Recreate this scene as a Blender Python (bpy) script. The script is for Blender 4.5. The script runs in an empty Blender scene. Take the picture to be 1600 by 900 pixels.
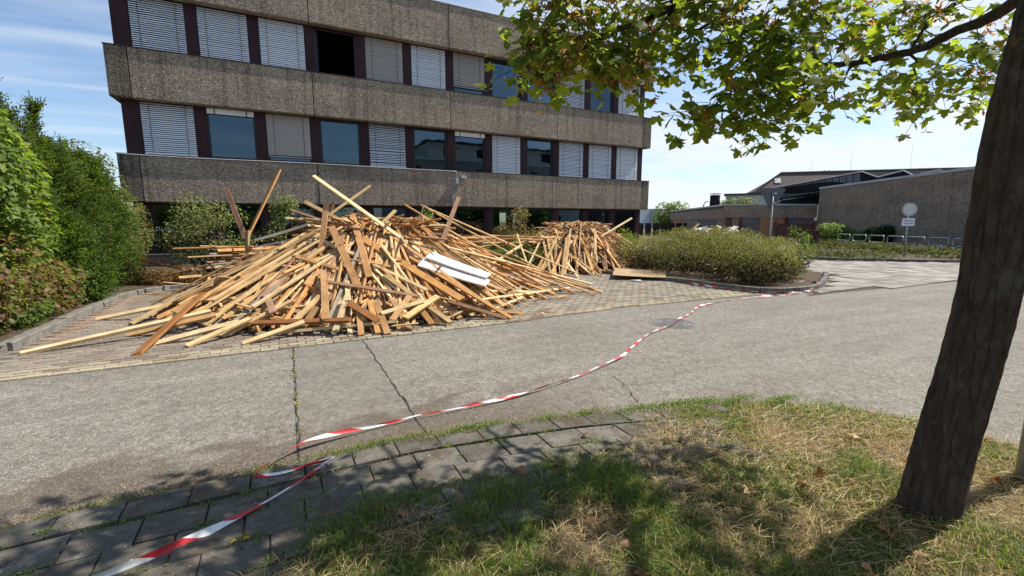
import bpy, math, random
import numpy as np
from mathutils import Vector, Matrix, Euler
R = math.radians
random.seed(7); rng = np.random.RandomState(11)
scene = bpy.context.scene
col = scene.collection

# ------------------------------------------------------------------ camera, sky, sun, exposure
cd = bpy.data.cameras.new('camera'); cam = bpy.data.objects.new('camera', cd); col.objects.link(cam)
cd.sensor_width = 36.0; cd.lens = 15.75; cd.clip_start = 0.05; cd.clip_end = 2000
cam.location = (0, 0, 1.6)
cam.rotation_euler = (R(90 - 8.53), 0, R(-27.22))
scene.camera = cam

SUN_AZ, SUN_EL = 95.0, 50.0          # azimuth clockwise from +Y
w = bpy.data.worlds.new('World'); scene.world = w; w.use_nodes = True
nt = w.node_tree; nt.nodes.clear()
def N(nt, t, **k):
    n = nt.nodes.new(t)
    for a, v in k.items(): setattr(n, a, v)
    return n
out = N(nt, 'ShaderNodeOutputWorld'); bg = N(nt, 'ShaderNodeBackground'); bg.inputs['Strength'].default_value = 0.082
sky = N(nt, 'ShaderNodeTexSky', sky_type='NISHITA'); sky.sun_disc = False
sky.sun_elevation = R(SUN_EL); sky.sun_rotation = R(SUN_AZ); sky.air_density = 1.0; sky.dust_density = 0.5; sky.ozone_density = 4.0
tc = N(nt, 'ShaderNodeTexCoord'); sep = N(nt, 'ShaderNodeSeparateXYZ'); nt.links.new(tc.outputs['Generated'], sep.inputs[0])
def M(op, a, b=None, clamp=False):
    n = N(nt, 'ShaderNodeMath', operation=op); n.use_clamp = clamp
    for i, v in enumerate((a, b)):
        if v is None: continue
        if isinstance(v, (int, float)): n.inputs[i].default_value = v
        else: nt.links.new(v, n.inputs[i])
    return n.outputs[0]
zc = M('MAXIMUM', sep.outputs['Z'], 0.0); zz = M('ADD', zc, 0.16)
u = M('DIVIDE', sep.outputs['X'], zz); v = M('DIVIDE', sep.outputs['Y'], zz)
comb = N(nt, 'ShaderNodeCombineXYZ'); nt.links.new(u, comb.inputs[0]); nt.links.new(v, comb.inputs[1])
def cloud(rot, sc, nscale, detail, lo, hi, dist=0.3, off=0.0):
    mp = N(nt, 'ShaderNodeMapping'); mp.inputs['Rotation'].default_value = (0, 0, R(rot)); mp.inputs['Scale'].default_value = sc
    mp.inputs['Location'].default_value = (off, off * .7, 0)
    nt.links.new(comb.outputs[0], mp.inputs[0])
    nz = N(nt, 'ShaderNodeTexNoise'); nz.inputs['Scale'].default_value = nscale; nz.inputs['Detail'].default_value = detail
    nz.inputs['Roughness'].default_value = 0.58; nz.inputs['Distortion'].default_value = dist
    nt.links.new(mp.outputs[0], nz.inputs[0])
    mr = N(nt, 'ShaderNodeMapRange', interpolation_type='SMOOTHSTEP'); mr.inputs[1].default_value = lo; mr.inputs[2].default_value = hi
    nt.links.new(nz.outputs[0], mr.inputs[0]); return mr.outputs[0]
cirrus = cloud(38, (0.6, 3.0, 1), 1.3, 9, .40, .78, .7, 3.1)
puffs = cloud(20, (1, 1.6, 1), 0.9, 10, .41, .66, .35, 1.7)
veil = cloud(10, (0.5, 1.2, 1), 0.8, 6, .25, .8, .2, 6.0)
def around(az, el, lo, hi):
    d = N(nt, 'ShaderNodeVectorMath', operation='DOT_PRODUCT'); nt.links.new(tc.outputs['Generated'], d.inputs[0])
    d.inputs[1].default_value = (math.sin(R(az)) * math.cos(R(el)), math.cos(R(az)) * math.cos(R(el)), math.sin(R(el)))
    mr = N(nt, 'ShaderNodeMapRange', interpolation_type='SMOOTHSTEP'); mr.inputs[1].default_value = lo; mr.inputs[2].default_value = hi
    nt.links.new(d.outputs['Value'], mr.inputs[0]); return mr.outputs[0]
east = around(62, 18, .72, .99)
bank = M('MULTIPLY', puffs, M('ADD', M('MULTIPLY', east, .80), .10))
haze = M('MULTIPLY', veil, M('ADD', M('MULTIPLY', east, .30), .04))
m = M('ADD', M('ADD', M('MULTIPLY', cirrus, .50), bank), haze, True)
mix = N(nt, 'ShaderNodeMix', data_type='RGBA'); nt.links.new(m, mix.inputs[0]); nt.links.new(sky.outputs[0], mix.inputs[6])
mix.inputs[7].default_value = (5.6, 6.0, 6.4, 1)
nt.links.new(mix.outputs[2], bg.inputs[0]); nt.links.new(bg.outputs[0], out.inputs[0])

sd = bpy.data.lights.new('sun', 'SUN'); sun = bpy.data.objects.new('sun', sd); col.objects.link(sun)
sd.energy = 3.9; sd.angle = R(0.53); sd.color = (1.0, .945, .86)
sv = Vector((math.sin(R(SUN_AZ)) * math.cos(R(SUN_EL)), math.cos(R(SUN_AZ)) * math.cos(R(SUN_EL)), math.sin(R(SUN_EL))))
sun.rotation_euler = sv.to_track_quat('Z', 'Y').to_euler(); sun.location = sv * 60
vs = scene.view_settings; vs.view_transform = 'Standard'; vs.look = 'None'; vs.exposure = 1.0; vs.gamma = 1.0; vs.use_curve_mapping = False
scene.cycles.max_bounces = 8; scene.cycles.transparent_max_bounces = 10

# ------------------------------------------------------------------ helpers
class MB:
    """collects shapes and links them as ONE mesh object"""
    def __init__(s): s.v = []; s.f = []; s.c = []
    def add(s, vs, fs, c=None):
        o = len(s.v); s.v += [tuple(p) for p in vs]; s.f += [tuple(i + o for i in f) for f in fs]
        if c is not None: s.c += [c] * len(vs)
        return s
    def box(s, a, b, c=None, rot=None, piv=None):
        x0, y0, z0 = a; x1, y1, z1 = b
        vs = [Vector(p) for p in ((x0,y0,z0),(x1,y0,z0),(x1,y1,z0),(x0,y1,z0),(x0,y0,z1),(x1,y0,z1),(x1,y1,z1),(x0,y1,z1))]
        if rot is not None: vs = [rot @ (p - piv) + piv for p in vs]
        return s.add(vs, [(3,2,1,0),(4,5,6,7),(0,1,5,4),(1,2,6,5),(2,3,7,6),(3,0,4,7)], c)
    def bar(s, p, q, r0, r1=None, n=6, c=None): return s.tube([p, q], [r0, r0 if r1 is None else r1], n, c)
    def tube(s, pts, rad, n=6, c=None, cap=True):
        pts = [Vector(p) for p in pts]; vs = []; k = len(pts)
        if isinstance(rad, (int, float)): rad = [rad] * k
        ref = None
        for i, p in enumerate(pts):
            t = (pts[min(i + 1, k - 1)] - pts[max(i - 1, 0)]).normalized()
            if ref is None: ref = Vector((1, 0, 0)) if abs(t.x) < .8 else Vector((0, 1, 0))
            a = (ref - t * ref.dot(t)).normalized(); b = t.cross(a); ref = a
            for j in range(n):
                an = 2 * math.pi * j / n; vs.append(p + (a * math.cos(an) + b * math.sin(an)) * rad[i])
        fs = [(i*n+j, i*n+(j+1)%n, (i+1)*n+(j+1)%n, (i+1)*n+j) for i in range(k - 1) for j in range(n)]
        if cap: fs += [tuple(range(n - 1, -1, -1)), tuple((k - 1) * n + j for j in range(n))]
        return s.add(vs, fs, c)
    def prism(s, poly, off, c=None):
        n = len(poly); off = Vector(off); vs = [Vector(p) for p in poly] + [Vector(p) + off for p in poly]
        return s.add(vs, [tuple(range(n)), tuple(range(2*n-1, n-1, -1))] + [(i, i+n, (i+1)%n+n, (i+1)%n) for i in range(n)], c)
    def mesh(s, name, mat, smooth=False, fix=True):
        me = bpy.data.meshes.new(name); me.from_pydata(s.v, [], s.f)
        if s.c:
            at = me.attributes.new('Col', 'FLOAT_COLOR', 'POINT'); at.data.foreach_set('color', np.array([tuple(c) + (1,) if len(c) == 3 else c for c in s.c], np.float32).ravel())
        if mat: me.materials.append(mat)
        if smooth: me.polygons.foreach_set('use_smooth', [True] * len(me.polygons))
        if fix:
            import bmesh; bm = bmesh.new(); bm.from_mesh(me); bmesh.ops.recalc_face_normals(bm, faces=bm.faces); bm.to_mesh(me); bm.free()
        me.update(); return me
    def build(s, name, mat, parent=None, smooth=False, fix=True): return link(name, s.mesh(name, mat, smooth, fix), parent)
def wmat(o): return (wmat(o.parent) @ o.matrix_parent_inverse if o.parent else Matrix()) @ o.matrix_basis
def link(name, data, parent=None, mw=None):
    """links an object; its mesh or matrix mw is given in world coordinates, whatever its parent"""
    o = bpy.data.objects.new(name, data); col.objects.link(o)
    if mw is not None: o.matrix_basis = mw
    if parent is not None: o.parent = parent; o.matrix_parent_inverse = wmat(parent).inverted()
    return o
def tag(o, label=None, cat=None, group=None, kind=None):
    for k, v in (('label', label), ('category', cat), ('group', group), ('kind', kind)):
        if v: o[k] = v
    return o
def thing(name, label, cat, loc=(0, 0, 0), group=None):
    o = bpy.data.objects.new(name, None); o.empty_display_size = .2; col.objects.link(o); o.location = loc
    return tag(o, label, cat, group)
def struct(o): return tag(o, kind='structure')
def fastmesh(name, V, T, C, mat, uv=None):
    """triangle soup from numpy arrays: V (n,3), T (m,3), C (n,3)"""
    me = bpy.data.meshes.new(name); n, m_ = len(V), len(T)
    me.vertices.add(n); me.vertices.foreach_set('co', np.asarray(V, np.float32).ravel())
    me.loops.add(3 * m_); me.loops.foreach_set('vertex_index', np.asarray(T, np.int32).ravel())
    me.polygons.add(m_); me.polygons.foreach_set('loop_start', np.arange(0, 3 * m_, 3, dtype=np.int32)); me.polygons.foreach_set('loop_total', np.full(m_, 3, np.int32))
    if C is not None:
        at = me.attributes.new('Col', 'FLOAT_COLOR', 'POINT'); at.data.foreach_set('color', np.c_[np.asarray(C, np.float32), np.ones(n, np.float32)].ravel())
    me.materials.append(mat); me.update(calc_edges=True); me.validate(); return me

# ------------------------------------------------------------------ materials
def mat(name, base=(.5, .5, .5), rough=.8, spec=.3, metal=0.0):
    m = bpy.data.materials.new(name); m.use_nodes = True; b = m.node_tree.nodes['Principled BSDF']
    b.inputs['Base Color'].default_value = (*base, 1); b.inputs['Roughness'].default_value = rough
    b.inputs['Specular IOR Level'].default_value = spec; b.inputs['Metallic'].default_value = metal
    return m
class G:
    """tiny node-graph helper around a principled material"""
    def __init__(s, m): s.m = m; s.t = m.node_tree; s.b = s.t.nodes['Principled BSDF']; s.tc = s.t.nodes.new('ShaderNodeTexCoord')
    def n(s, t, **k):
        x = s.t.nodes.new(t)
        for a, v in k.items(): setattr(x, a, v)
        return x
    def L(s, a, b): s.t.links.new(a, b)
    def map(s, sc=(1, 1, 1), rot=(0, 0, 0), src='Object', loc=(0, 0, 0)):
        mp = s.n('ShaderNodeMapping'); mp.inputs['Scale'].default_value = sc; mp.inputs['Rotation'].default_value = rot; mp.inputs['Location'].default_value = loc
        s.L(s.tc.outputs[src], mp.inputs[0]); return mp.outputs[0]
    def noise(s, vec, sc, det=4, rough=.55, dist=0):
        x = s.n('ShaderNodeTexNoise'); x.inputs['Scale'].default_value = sc; x.inputs['Detail'].default_value = det; x.inputs['Roughness'].default_value = rough; x.inputs['Distortion'].default_value = dist
        s.L(vec, x.inputs[0]); return x.outputs[0]
    def vor(s, vec, sc, feature='F1'):
        x = s.n('ShaderNodeTexVoronoi', feature=feature); x.inputs['Scale'].default_value = sc; s.L(vec, x.inputs[0]); return x
    def ramp(s, f, stops, interp='LINEAR'):
        r = s.n('ShaderNodeValToRGB'); r.color_ramp.interpolation = interp; e = r.color_ramp.elements
        while len(e) < len(stops): e.new(.5)
        for i, (p, c) in enumerate(stops): e[i].position = p; e[i].color = (*c, 1) if len(c) == 3 else c
        s.L(f, r.inputs[0]); return r.outputs[0]
    def mixc(s, f, a, b, bt='MIX'):
        x = s.n('ShaderNodeMix', data_type='RGBA', blend_type=bt)
        for i, v in ((0, f), (6, a), (7, b)):
            if isinstance(v, (int, float)): x.inputs[i].default_value = v
            elif isinstance(v, tuple): x.inputs[i].default_value = (*v, 1)
            else: s.L(v, x.inputs[i])
        return x.outputs[2]
    def math(s, op, a, b=0.0, clamp=False):
        x = s.n('ShaderNodeMath', operation=op); x.use_clamp = clamp
        for i, v in enumerate((a, b)):
            if isinstance(v, (int, float)): x.inputs[i].default_value = v
            else: s.L(v, x.inputs[i])
        return x.outputs[0]
    def rng(s, f, a, b, c=0., d=1., smooth=True):
        x = s.n('ShaderNodeMapRange', interpolation_type='SMOOTHSTEP' if smooth else 'LINEAR')
        for i, v in enumerate((a, b, c, d)): x.inputs[i + 1].default_value = v
        s.L(f, x.inputs[0]); return x.outputs[0]
    def xyz(s, vec):
        x = s.n('ShaderNodeSeparateXYZ'); s.L(vec, x.inputs[0]); return x.outputs
    def base(s, c): s.L(c, s.b.inputs['Base Color'])
    def bump(s, h, strength=.5, dist=.01):
        x = s.n('ShaderNodeBump'); x.inputs['Strength'].default_value = strength; x.inputs['Distance'].default_value = dist
        s.L(h, x.inputs['Height']); s.L(x.outputs[0], s.b.inputs['Normal'])
BLACK = (0, 0, 0); WHITE = (1, 1, 1)

def aggregate(name, tint, dark=1.0, sc=36, st=.55):
    m = mat(name, rough=.9, spec=.15); g = G(m); v0 = g.map()
    c1 = g.vor(v0, sc); sepc = g.n('ShaderNodeSeparateColor'); g.L(c1.outputs['Color'], sepc.inputs[0])
    d = dark
    peb = g.ramp(sepc.outputs[0], [(0, (.13*d, .118*d, .106*d)), (.22, (.20*d, .18*d, .158*d)), (.5, (.27*d, .245*d, .21*d)), (.75, (.34*d, .31*d, .265*d)), (1, (.50*d, .465*d, .40*d))])
    gap = g.rng(c1.outputs['Distance'], .5, .85)
    fine = g.noise(v0, sc * 4.2, 3, .7)
    c = g.mixc(gap, peb, (.14*d, .125*d, .11*d)); c = g.mixc(.55, c, g.ramp(fine, [(.25, (.72, .71, .70)), (.75, (1.25, 1.23, 1.19))]), 'MULTIPLY')
    big = g.noise(g.map((.5, .5, 1.2)), 1.1, 5); streak = g.noise(g.map((3.2, 3.2, .16)), 2.0, 4)
    c = g.mixc(1.0, c, g.ramp(big, [(.3, (.74, .74, .74)), (.7, (1.1, 1.08, 1.05))]), 'MULTIPLY')
    c = g.mixc(1.0, c, g.ramp(streak, [(.30, (st, st*.97, st*.94)), (.5, (1, 1, 1))]), 'MULTIPLY')
    c = g.mixc(1.0, c, tint, 'MULTIPLY'); g.base(c)
    h = g.math('SUBTRACT', 1.0, c1.outputs['Distance']); g.bump(h, .6, .02)
    return m
MA = {}
MA['agg'] = aggregate('exposed_aggregate', (1.26, 1.18, 1.07), st=.68)
MA['agg_dark'] = aggregate('exposed_aggregate_darker', (.74, .71, .67))  # darker tone for corner panels, side panels and plinth
MA['agg_hall'] = aggregate('exposed_aggregate_brown', (1.18, 1.08, 1.0), sc=30, st=.86)

def asphalt_mat(name, patch=False):
    m = mat(name, rough=.92, spec=.2); g = G(m); v0 = g.map(); p = g.xyz(v0)
    a = g.vor(v0, 120 if patch else 95); sc_ = g.n('ShaderNodeSeparateColor'); g.L(a.outputs['Color'], sc_.inputs[0])
    if patch: stone = g.ramp(sc_.outputs[0], [(0, (.15, .136, .116)), (.6, (.195, .18, .156)), (1, (.26, .242, .21))])
    else: stone = g.ramp(sc_.outputs[0], [(0, (.165, .151, .131)), (.4, (.21, .194, .169)), (.8, (.265, .246, .213)), (1, (.38, .355, .31))])
    c = g.mixc(g.rng(a.outputs['Distance'], .35, .75), stone, (.15, .138, .12))
    b = g.vor(v0, 24); sb = g.n('ShaderNodeSeparateColor'); g.L(b.outputs['Color'], sb.inputs[0])
    c = g.mixc(1.0, c, g.ramp(sb.outputs[1], [(0, (.82, .82, .82)), (1, (1.16, 1.16, 1.15))]), 'MULTIPLY')
    big = g.noise(v0, .7, 6, .6); med = g.noise(v0, 4.5, 4, .6)
    c = g.mixc(1.0, c, g.ramp(big, [(.3, (.93, .915, .90)), (.7, (1.07, 1.065, 1.06))]), 'MULTIPLY')
    c = g.mixc(1.0, c, g.ramp(med, [(.3, (.91, .90, .89)), (.7, (1.07, 1.07, 1.06))]), 'MULTIPLY')
    track = g.noise(g.map((.35, 2.4, 1)), 1.2, 4, .5)
    c = g.mixc(1.0, c, g.ramp(track, [(.35, (.92, .91, .9)), (.65, (1.07, 1.07, 1.07))]), 'MULTIPLY')
    # washed-in dirt along the near gutter (Y about 3.1 to 3.7), broken up by noise
    n2 = g.noise(g.map((1, 1.6, 1)), 2.2, 6, .62)
    y = g.math('ADD', p['Y'], g.math('MULTIPLY', g.math('SUBTRACT', n2, .5), 2.2))
    dm = g.math('MULTIPLY', g.rng(y, 3.85, 3.45), g.rng(p['X'], 3.2, 1.0)); dm = g.math('MULTIPLY', dm, g.rng(g.noise(v0, 46, 3, .7), .34, .6, .35, 1))
    c = g.mixc(g.math('MULTIPLY', dm, .8), c, (.085, .062, .042))
    g.base(c); h = g.math('ADD', g.math('MULTIPLY', sc_.outputs[1], .6), g.math('SUBTRACT', .5, a.outputs['Distance'])); g.bump(h, .4 if patch else .6, .006)
    return m
MA['asphalt'] = asphalt_mat('asphalt'); MA['patch'] = asphalt_mat('asphalt_patch', True)

def paver_mat(name, attr):
    m = mat(name, rough=.93, spec=.15); g = G(m)
    if attr: a = g.n('ShaderNodeAttribute', attribute_name='Col').outputs['Color']
    else: a = g.n('ShaderNodeObjectInfo').outputs['Color']
    geo = g.n('ShaderNodeNewGeometry').outputs['Position']
    c = g.mixc(1.0, a, g.ramp(g.noise(geo, 55, 4, .7), [(.25, (.66, .65, .64)), (.75, (1.22, 1.2, 1.16))]), 'MULTIPLY')
    c = g.mixc(1.0, c, g.ramp(g.noise(geo, 1.1, 5, .6), [(.3, (.8, .78, .76)), (.7, (1.16, 1.15, 1.12))]), 'MULTIPLY')
    g.base(c); g.bump(g.noise(geo, 90, 3), .5, .006); return m
MA['paver'] = paver_mat('paver_brick', False); MA['paver_stuff'] = paver_mat('paver_bricks_far', True)

def slab_mat():
    m = mat('concrete_slab', rough=.93, spec=.12); g = G(m); geo = g.n('ShaderNodeNewGeometry').outputs['Position']
    o = g.n('ShaderNodeObjectInfo')
    c = g.ramp(g.noise(geo, 7, 6, .65), [(.28, (.085, .078, .068)), (.5, (.13, .120, .105)), (.75, (.20, .186, .16))])
    c = g.mixc(1.0, c, g.ramp(g.noise(geo, 130, 3, .7), [(.3, (.62, .62, .62)), (.7, (1.3, 1.28, 1.25))]), 'MULTIPLY')
    c = g.mixc(1.0, c, o.outputs['Color'], 'MULTIPLY')
    c = g.mixc(g.math('MULTIPLY', g.rng(g.noise(geo, 3.4, 6, .65), .48, .62), .75), c, (.085, .062, .042)); c = g.mixc(g.math('MULTIPLY', g.rng(g.noise(geo, 16, 5, .7), .56, .66), .8), c, (.06, .05, .034))
    sp = g.vor(geo, 9); c = g.mixc(g.rng(sp.outputs['Distance'], .07, .045), c, (.36, .35, .31))
    g.base(c); g.bump(g.noise(geo, 120, 4, .7), .7, .008); return m
MA['slab'] = slab_mat()
def simple(name, c0, c1, sc, rough=.85, det=5, bump=0, spec=.25, metal=0, src='Object', stretch=(1, 1, 1)):
    m = mat(name, rough=rough, spec=spec, metal=metal); g = G(m); f = g.noise(g.map(stretch, src=src), sc, det, .6)
    g.base(g.ramp(f, [(.3, c0), (.7, c1)]))
    if bump: g.bump(g.noise(g.map(stretch, src=src), sc * 3, 4), bump, .01)
    return m
MA['kerb'] = simple('kerb_concrete', (.09, .082, .070), (.22, .205, .18), 9, .9, 6, .5)
MA['soil'] = simple('soil', (.035, .024, .015), (.11, .08, .05), 14, .95, 8, 1.0)
MA['joint'] = simple('sandy_joint', (.09, .078, .06), (.17, .148, .115), 8, .95, 6, .3)
MA['verge'] = simple('verge_soil', (.05, .036, .020), (.20, .155, .085), 11, .95, 8, 1.0)
MA['clad'] = simple('purple_brown_cladding', (.030, .0135, .015), (.050, .023, .025), .9, .6, 4, 0, .2)
MA['frame'] = simple('dark_window_frame', (.012, .009, .010), (.022, .016, .017), 3, .4, 3, 0, .4)
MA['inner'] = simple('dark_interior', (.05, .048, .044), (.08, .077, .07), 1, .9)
MA['roofing'] = simple('roof_felt', (.05, .05, .05), (.09, .09, .09), 2, .9)
MA['zinc'] = simple('zinc_coping', (.34, .35, .36), (.5, .51, .52), 2, .45, 4, 0, .5)
MA['slat'] = simple('white_blind_slat', (.78, .79, .80), (.88, .88, .88), 2.2, .4, 4, 0, .5)
MA['slat_beige'] = simple('beige_blind_slat', (.36, .32, .275), (.46, .415, .36), 2.2, .5, 4, 0, .4)
MA['cord'] = mat('blind_cord', (.03, .03, .03))
MA['steel'] = simple('galvanised_steel', (.30, .31, .31), (.46, .47, .47), 6, .38, 4, 0, .5, .6)
MA['white_sheet'] = simple('white_painted_board', (.66, .66, .63), (.82, .82, .80), 3, .55, 5)
MA['card'] = simple('brown_hardboard', (.28, .19, .10), (.44, .31, .18), 3.5, .8, 5)
MA['iron'] = simple('cast_iron', (.09, .088, .085), (.19, .185, .18), 20, .6, 4, .4, .4)
MA['ironconc'] = simple('manhole_concrete', (.22, .215, .2), (.33, .32, .3), 30, .9, 4, .3)
MA['seam'] = simple('bitumen_seam', (.025, .024, .022), (.06, .055, .05), 12, .8)
MA['rust'] = simple('red_brown_steel', (.065, .026, .026), (.12, .05, .045), 3, .6)
MA['board'] = simple('orange_plywood', (.30, .14, .07), (.42, .22, .12), 2, .8, 5, 0, .2, 0, 'Object', (.6, .6, 3))
MA['greyboard'] = simple('weathered_grey_board', (.10, .092, .095), (.19, .17, .165), 2, .85, 5)
MA['dark'] = mat('dark_glazing', (.022, .023, .026), .95, .03)
MA['monitor'] = simple('blue_grey_profiled_glazing', (.085, .10, .115), (.14, .155, .17), 2, .5, 4, 0, .5)
MA['tile'] = simple('brown_roof_tiles', (.085, .062, .052), (.14, .105, .09), 5, .85, 5)
MA['render'] = simple('pale_render', (.42, .41, .38), (.54, .53, .5), 1.5, .9)
MA['far'] = simple('far_pale_cladding', (.36, .42, .47), (.44, .5, .55), .5, .8)
MA['signwhite'] = simple('sign_white', (.55, .57, .58), (.68, .70, .71), 4, .5)
MA['signrim'] = simple('faded_sign_rim', (.46, .44, .38), (.56, .53, .46), 5, .6)
MA['plate'] = simple('sign_plate', (.72, .74, .78), (.82, .84, .86), 5, .5)
MA['signback'] = simple('grey_sign_back', (.07, .085, .10), (.11, .125, .14), 4, .5, 4, 0, .5)
MA['ink'] = mat('black_print', (.02, .022, .03))
MA['yellow'] = mat('yellow_petals', (.85, .55, .01), .6)

def glass_mat():
    m = bpy.data.materials.new('window_glass'); m.use_nodes = True; t = m.node_tree; t.nodes.clear()
    o = t.nodes.new('ShaderNodeOutputMaterial'); mx = t.nodes.new('ShaderNodeMixShader'); tr = t.nodes.new('ShaderNodeBsdfTransparent'); gl = t.nodes.new('ShaderNodeBsdfGlossy')
    tr.inputs[0].default_value = (.62, .68, .66, 1); gl.inputs[0].default_value = (.62, .82, 1, 1); gl.inputs['Roughness'].default_value = .01
    lw = t.nodes.new('ShaderNodeFresnel'); lw.inputs[0].default_value = 1.7
    mr = t.nodes.new('ShaderNodeMapRange'); mr.inputs[1].default_value = 0; mr.inputs[2].default_value = 1; mr.inputs[3].default_value = .025; mr.inputs[4].default_value = 1
    t.links.new(lw.outputs[0], mr.inputs[0]); t.links.new(mr.outputs[0], mx.inputs[0]); t.links.new(tr.outputs[0], mx.inputs[1]); t.links.new(gl.outputs[0], mx.inputs[2]); t.links.new(mx.outputs[0], o.inputs[0])
    # panes are never perfectly flat
    nz = t.nodes.new('ShaderNodeTexNoise'); nz.inputs['Scale'].default_value = 1.4; tc_ = t.nodes.new('ShaderNodeTexCoord'); t.links.new(tc_.outputs['Object'], nz.inputs[0])
    bp = t.nodes.new('ShaderNodeBump'); bp.inputs['Strength'].default_value = .04; bp.inputs['Distance'].default_value = .05; t.links.new(nz.outputs[0], bp.inputs['Height']); t.links.new(bp.outputs[0], gl.inputs['Normal'])
    return m
MA['glass'] = glass_mat()

def wood_mat(name, attr):
    m = mat(name, rough=.75, spec=.2); g = G(m); oi = g.n('ShaderNodeObjectInfo')
    if attr: a = g.n('ShaderNodeAttribute', attribute_name='Col').outputs['Color']; v0 = g.map((6, 6, 6))
    else:
        a = oi.outputs['Color']; mp = g.n('ShaderNodeMapping'); mp.inputs['Scale'].default_value = (1.6, 7, 3); g.L(g.tc.outputs['Object'], mp.inputs[0])
        cx = g.n('ShaderNodeCombineXYZ'); r = g.math('MULTIPLY', oi.outputs['Random'], 80.0)
        for i in range(3): g.L(r, cx.inputs[i])
        g.L(cx.outputs[0], mp.inputs['Location']); v0 = mp.outputs[0]
    c = g.mixc(1.0, a, g.ramp(g.noise(v0, 1.3, 6, .65, .6), [(.28, (.62, .57, .52)), (.5, (1, .98, .95)), (.75, (1.18, 1.17, 1.15))]), 'MULTIPLY')
    geo = g.n('ShaderNodeNewGeometry').outputs['Position']
    c = g.mixc(1.0, c, g.ramp(g.noise(geo, 5, 5, .65), [(.3, (.72, .69, .66)), (.62, (1.08, 1.08, 1.08))]), 'MULTIPLY')
    kn = g.vor(v0, .9); c = g.mixc(g.rng(kn.outputs['Distance'], .10, .05), c, (.12, .06, .03))
    g.base(c); g.bump(g.noise(v0, 6, 3), .25, .004); return m
MA['wood'] = wood_mat('sawn_timber', False); MA['wood_stuff'] = wood_mat('sawn_timber_heap', True)

def leaf_mat(name, trans=.42, rough=.55, src='attr', boost=(1.25, 1.2, .55)):
    m = bpy.data.materials.new(name); m.use_nodes = True; t = m.node_tree; b = t.nodes['Principled BSDF']; o = t.nodes['Material Output']
    if src == 'attr': a = t.nodes.new('ShaderNodeAttribute'); a.attribute_name = 'Col'; c = a.outputs['Color']
    else: a = t.nodes.new('ShaderNodeObjectInfo'); c = a.outputs['Color']
    geo = t.nodes.new('ShaderNodeNewGeometry'); nz = t.nodes.new('ShaderNodeTexNoise'); nz.inputs['Scale'].default_value = 40; t.links.new(geo.outputs['Position'], nz.inputs[0])
    rp = t.nodes.new('ShaderNodeValToRGB'); rp.color_ramp.elements[0].position = .3; rp.color_ramp.elements[0].color = (.75, .75, .75, 1); rp.color_ramp.elements[1].position = .7; rp.color_ramp.elements[1].color = (1.2, 1.2, 1.2, 1); t.links.new(nz.outputs[0], rp.inputs[0])
    mx0 = t.nodes.new('ShaderNodeMix'); mx0.data_type = 'RGBA'; mx0.blend_type = 'MULTIPLY'; mx0.inputs[0].default_value = 1; t.links.new(c, mx0.inputs[6]); t.links.new(rp.outputs[0], mx0.inputs[7]); c = mx0.outputs[2]
    t.links.new(c, b.inputs['Base Color']); b.inputs['Roughness'].default_value = rough; b.inputs['Specular IOR Level'].default_value = .3
    tr = t.nodes.new('ShaderNodeBsdfTranslucent'); mc = t.nodes.new('ShaderNodeMix'); mc.data_type = 'RGBA'; mc.blend_type = 'MULTIPLY'; mc.inputs[0].default_value = 1
    t.links.new(c, mc.inputs[6]); mc.inputs[7].default_value = tuple(x * 2.0 for x in boost) + (1,); t.links.new(mc.outputs[2], tr.inputs[0])
    ms = t.nodes.new('ShaderNodeMixShader'); ms.inputs[0].default_value = trans; t.links.new(b.outputs[0], ms.inputs[1]); t.links.new(tr.outputs[0], ms.inputs[2]); t.links.new(ms.outputs[0], o.inputs[0])
    return m
MA['leaf'] = leaf_mat('leaves'); MA['hedge'] = leaf_mat('hedge_leaves', .22); MA['maple'] = leaf_mat('maple_leaves', .6); MA['maple_obj'] = leaf_mat('maple_leaf_single', .6, src='obj'); MA['grass'] = leaf_mat('grass_blades', .35)
MA['dry'] = leaf_mat('dry_leaf', .25, src='obj', boost=(1, .9, .8))
def bark_mat():
    m = mat('bark', rough=.92, spec=.15); g = G(m); v0 = g.map((1, 1, .28))
    n1 = g.noise(g.map((1, 1, .45)), 20, 8, .7, .8); n2 = g.noise(g.map(), 7, 5, .6); cr = g.vor(g.map((1, 1, .16)), 22, 'DISTANCE_TO_EDGE')
    c = g.ramp(n1, [(.25, (.045, .031, .023)), (.5, (.082, .060, .046)), (.78, (.145, .115, .09))])
    c = g.mixc(g.rng(n2, .54, .7, 0, .75), c, (.125, .118, .098))
    n3 = g.noise(g.map(), 48, 3, .6); c = g.mixc(g.rng(n3, .62, .70, 0, .5), c, (.16, .155, .12))
    n4 = g.noise(g.map((1, 1, 1), loc=(3, 7, 1)), 9, 3, .5); c = g.mixc(g.rng(n4, .70, .76, 0, .7), c, (.20, .15, .035))
    g.base(c); h = g.math('ADD', g.math('MULTIPLY', g.rng(cr.outputs['Distance'], 0, .12), .5), n1); g.bump(h, 1.0, .026); return m
MA['bark'] = bark_mat(); MA['twig'] = simple('twig_bark', (.030, .022, .017), (.065, .048, .036), 30, .9)
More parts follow.
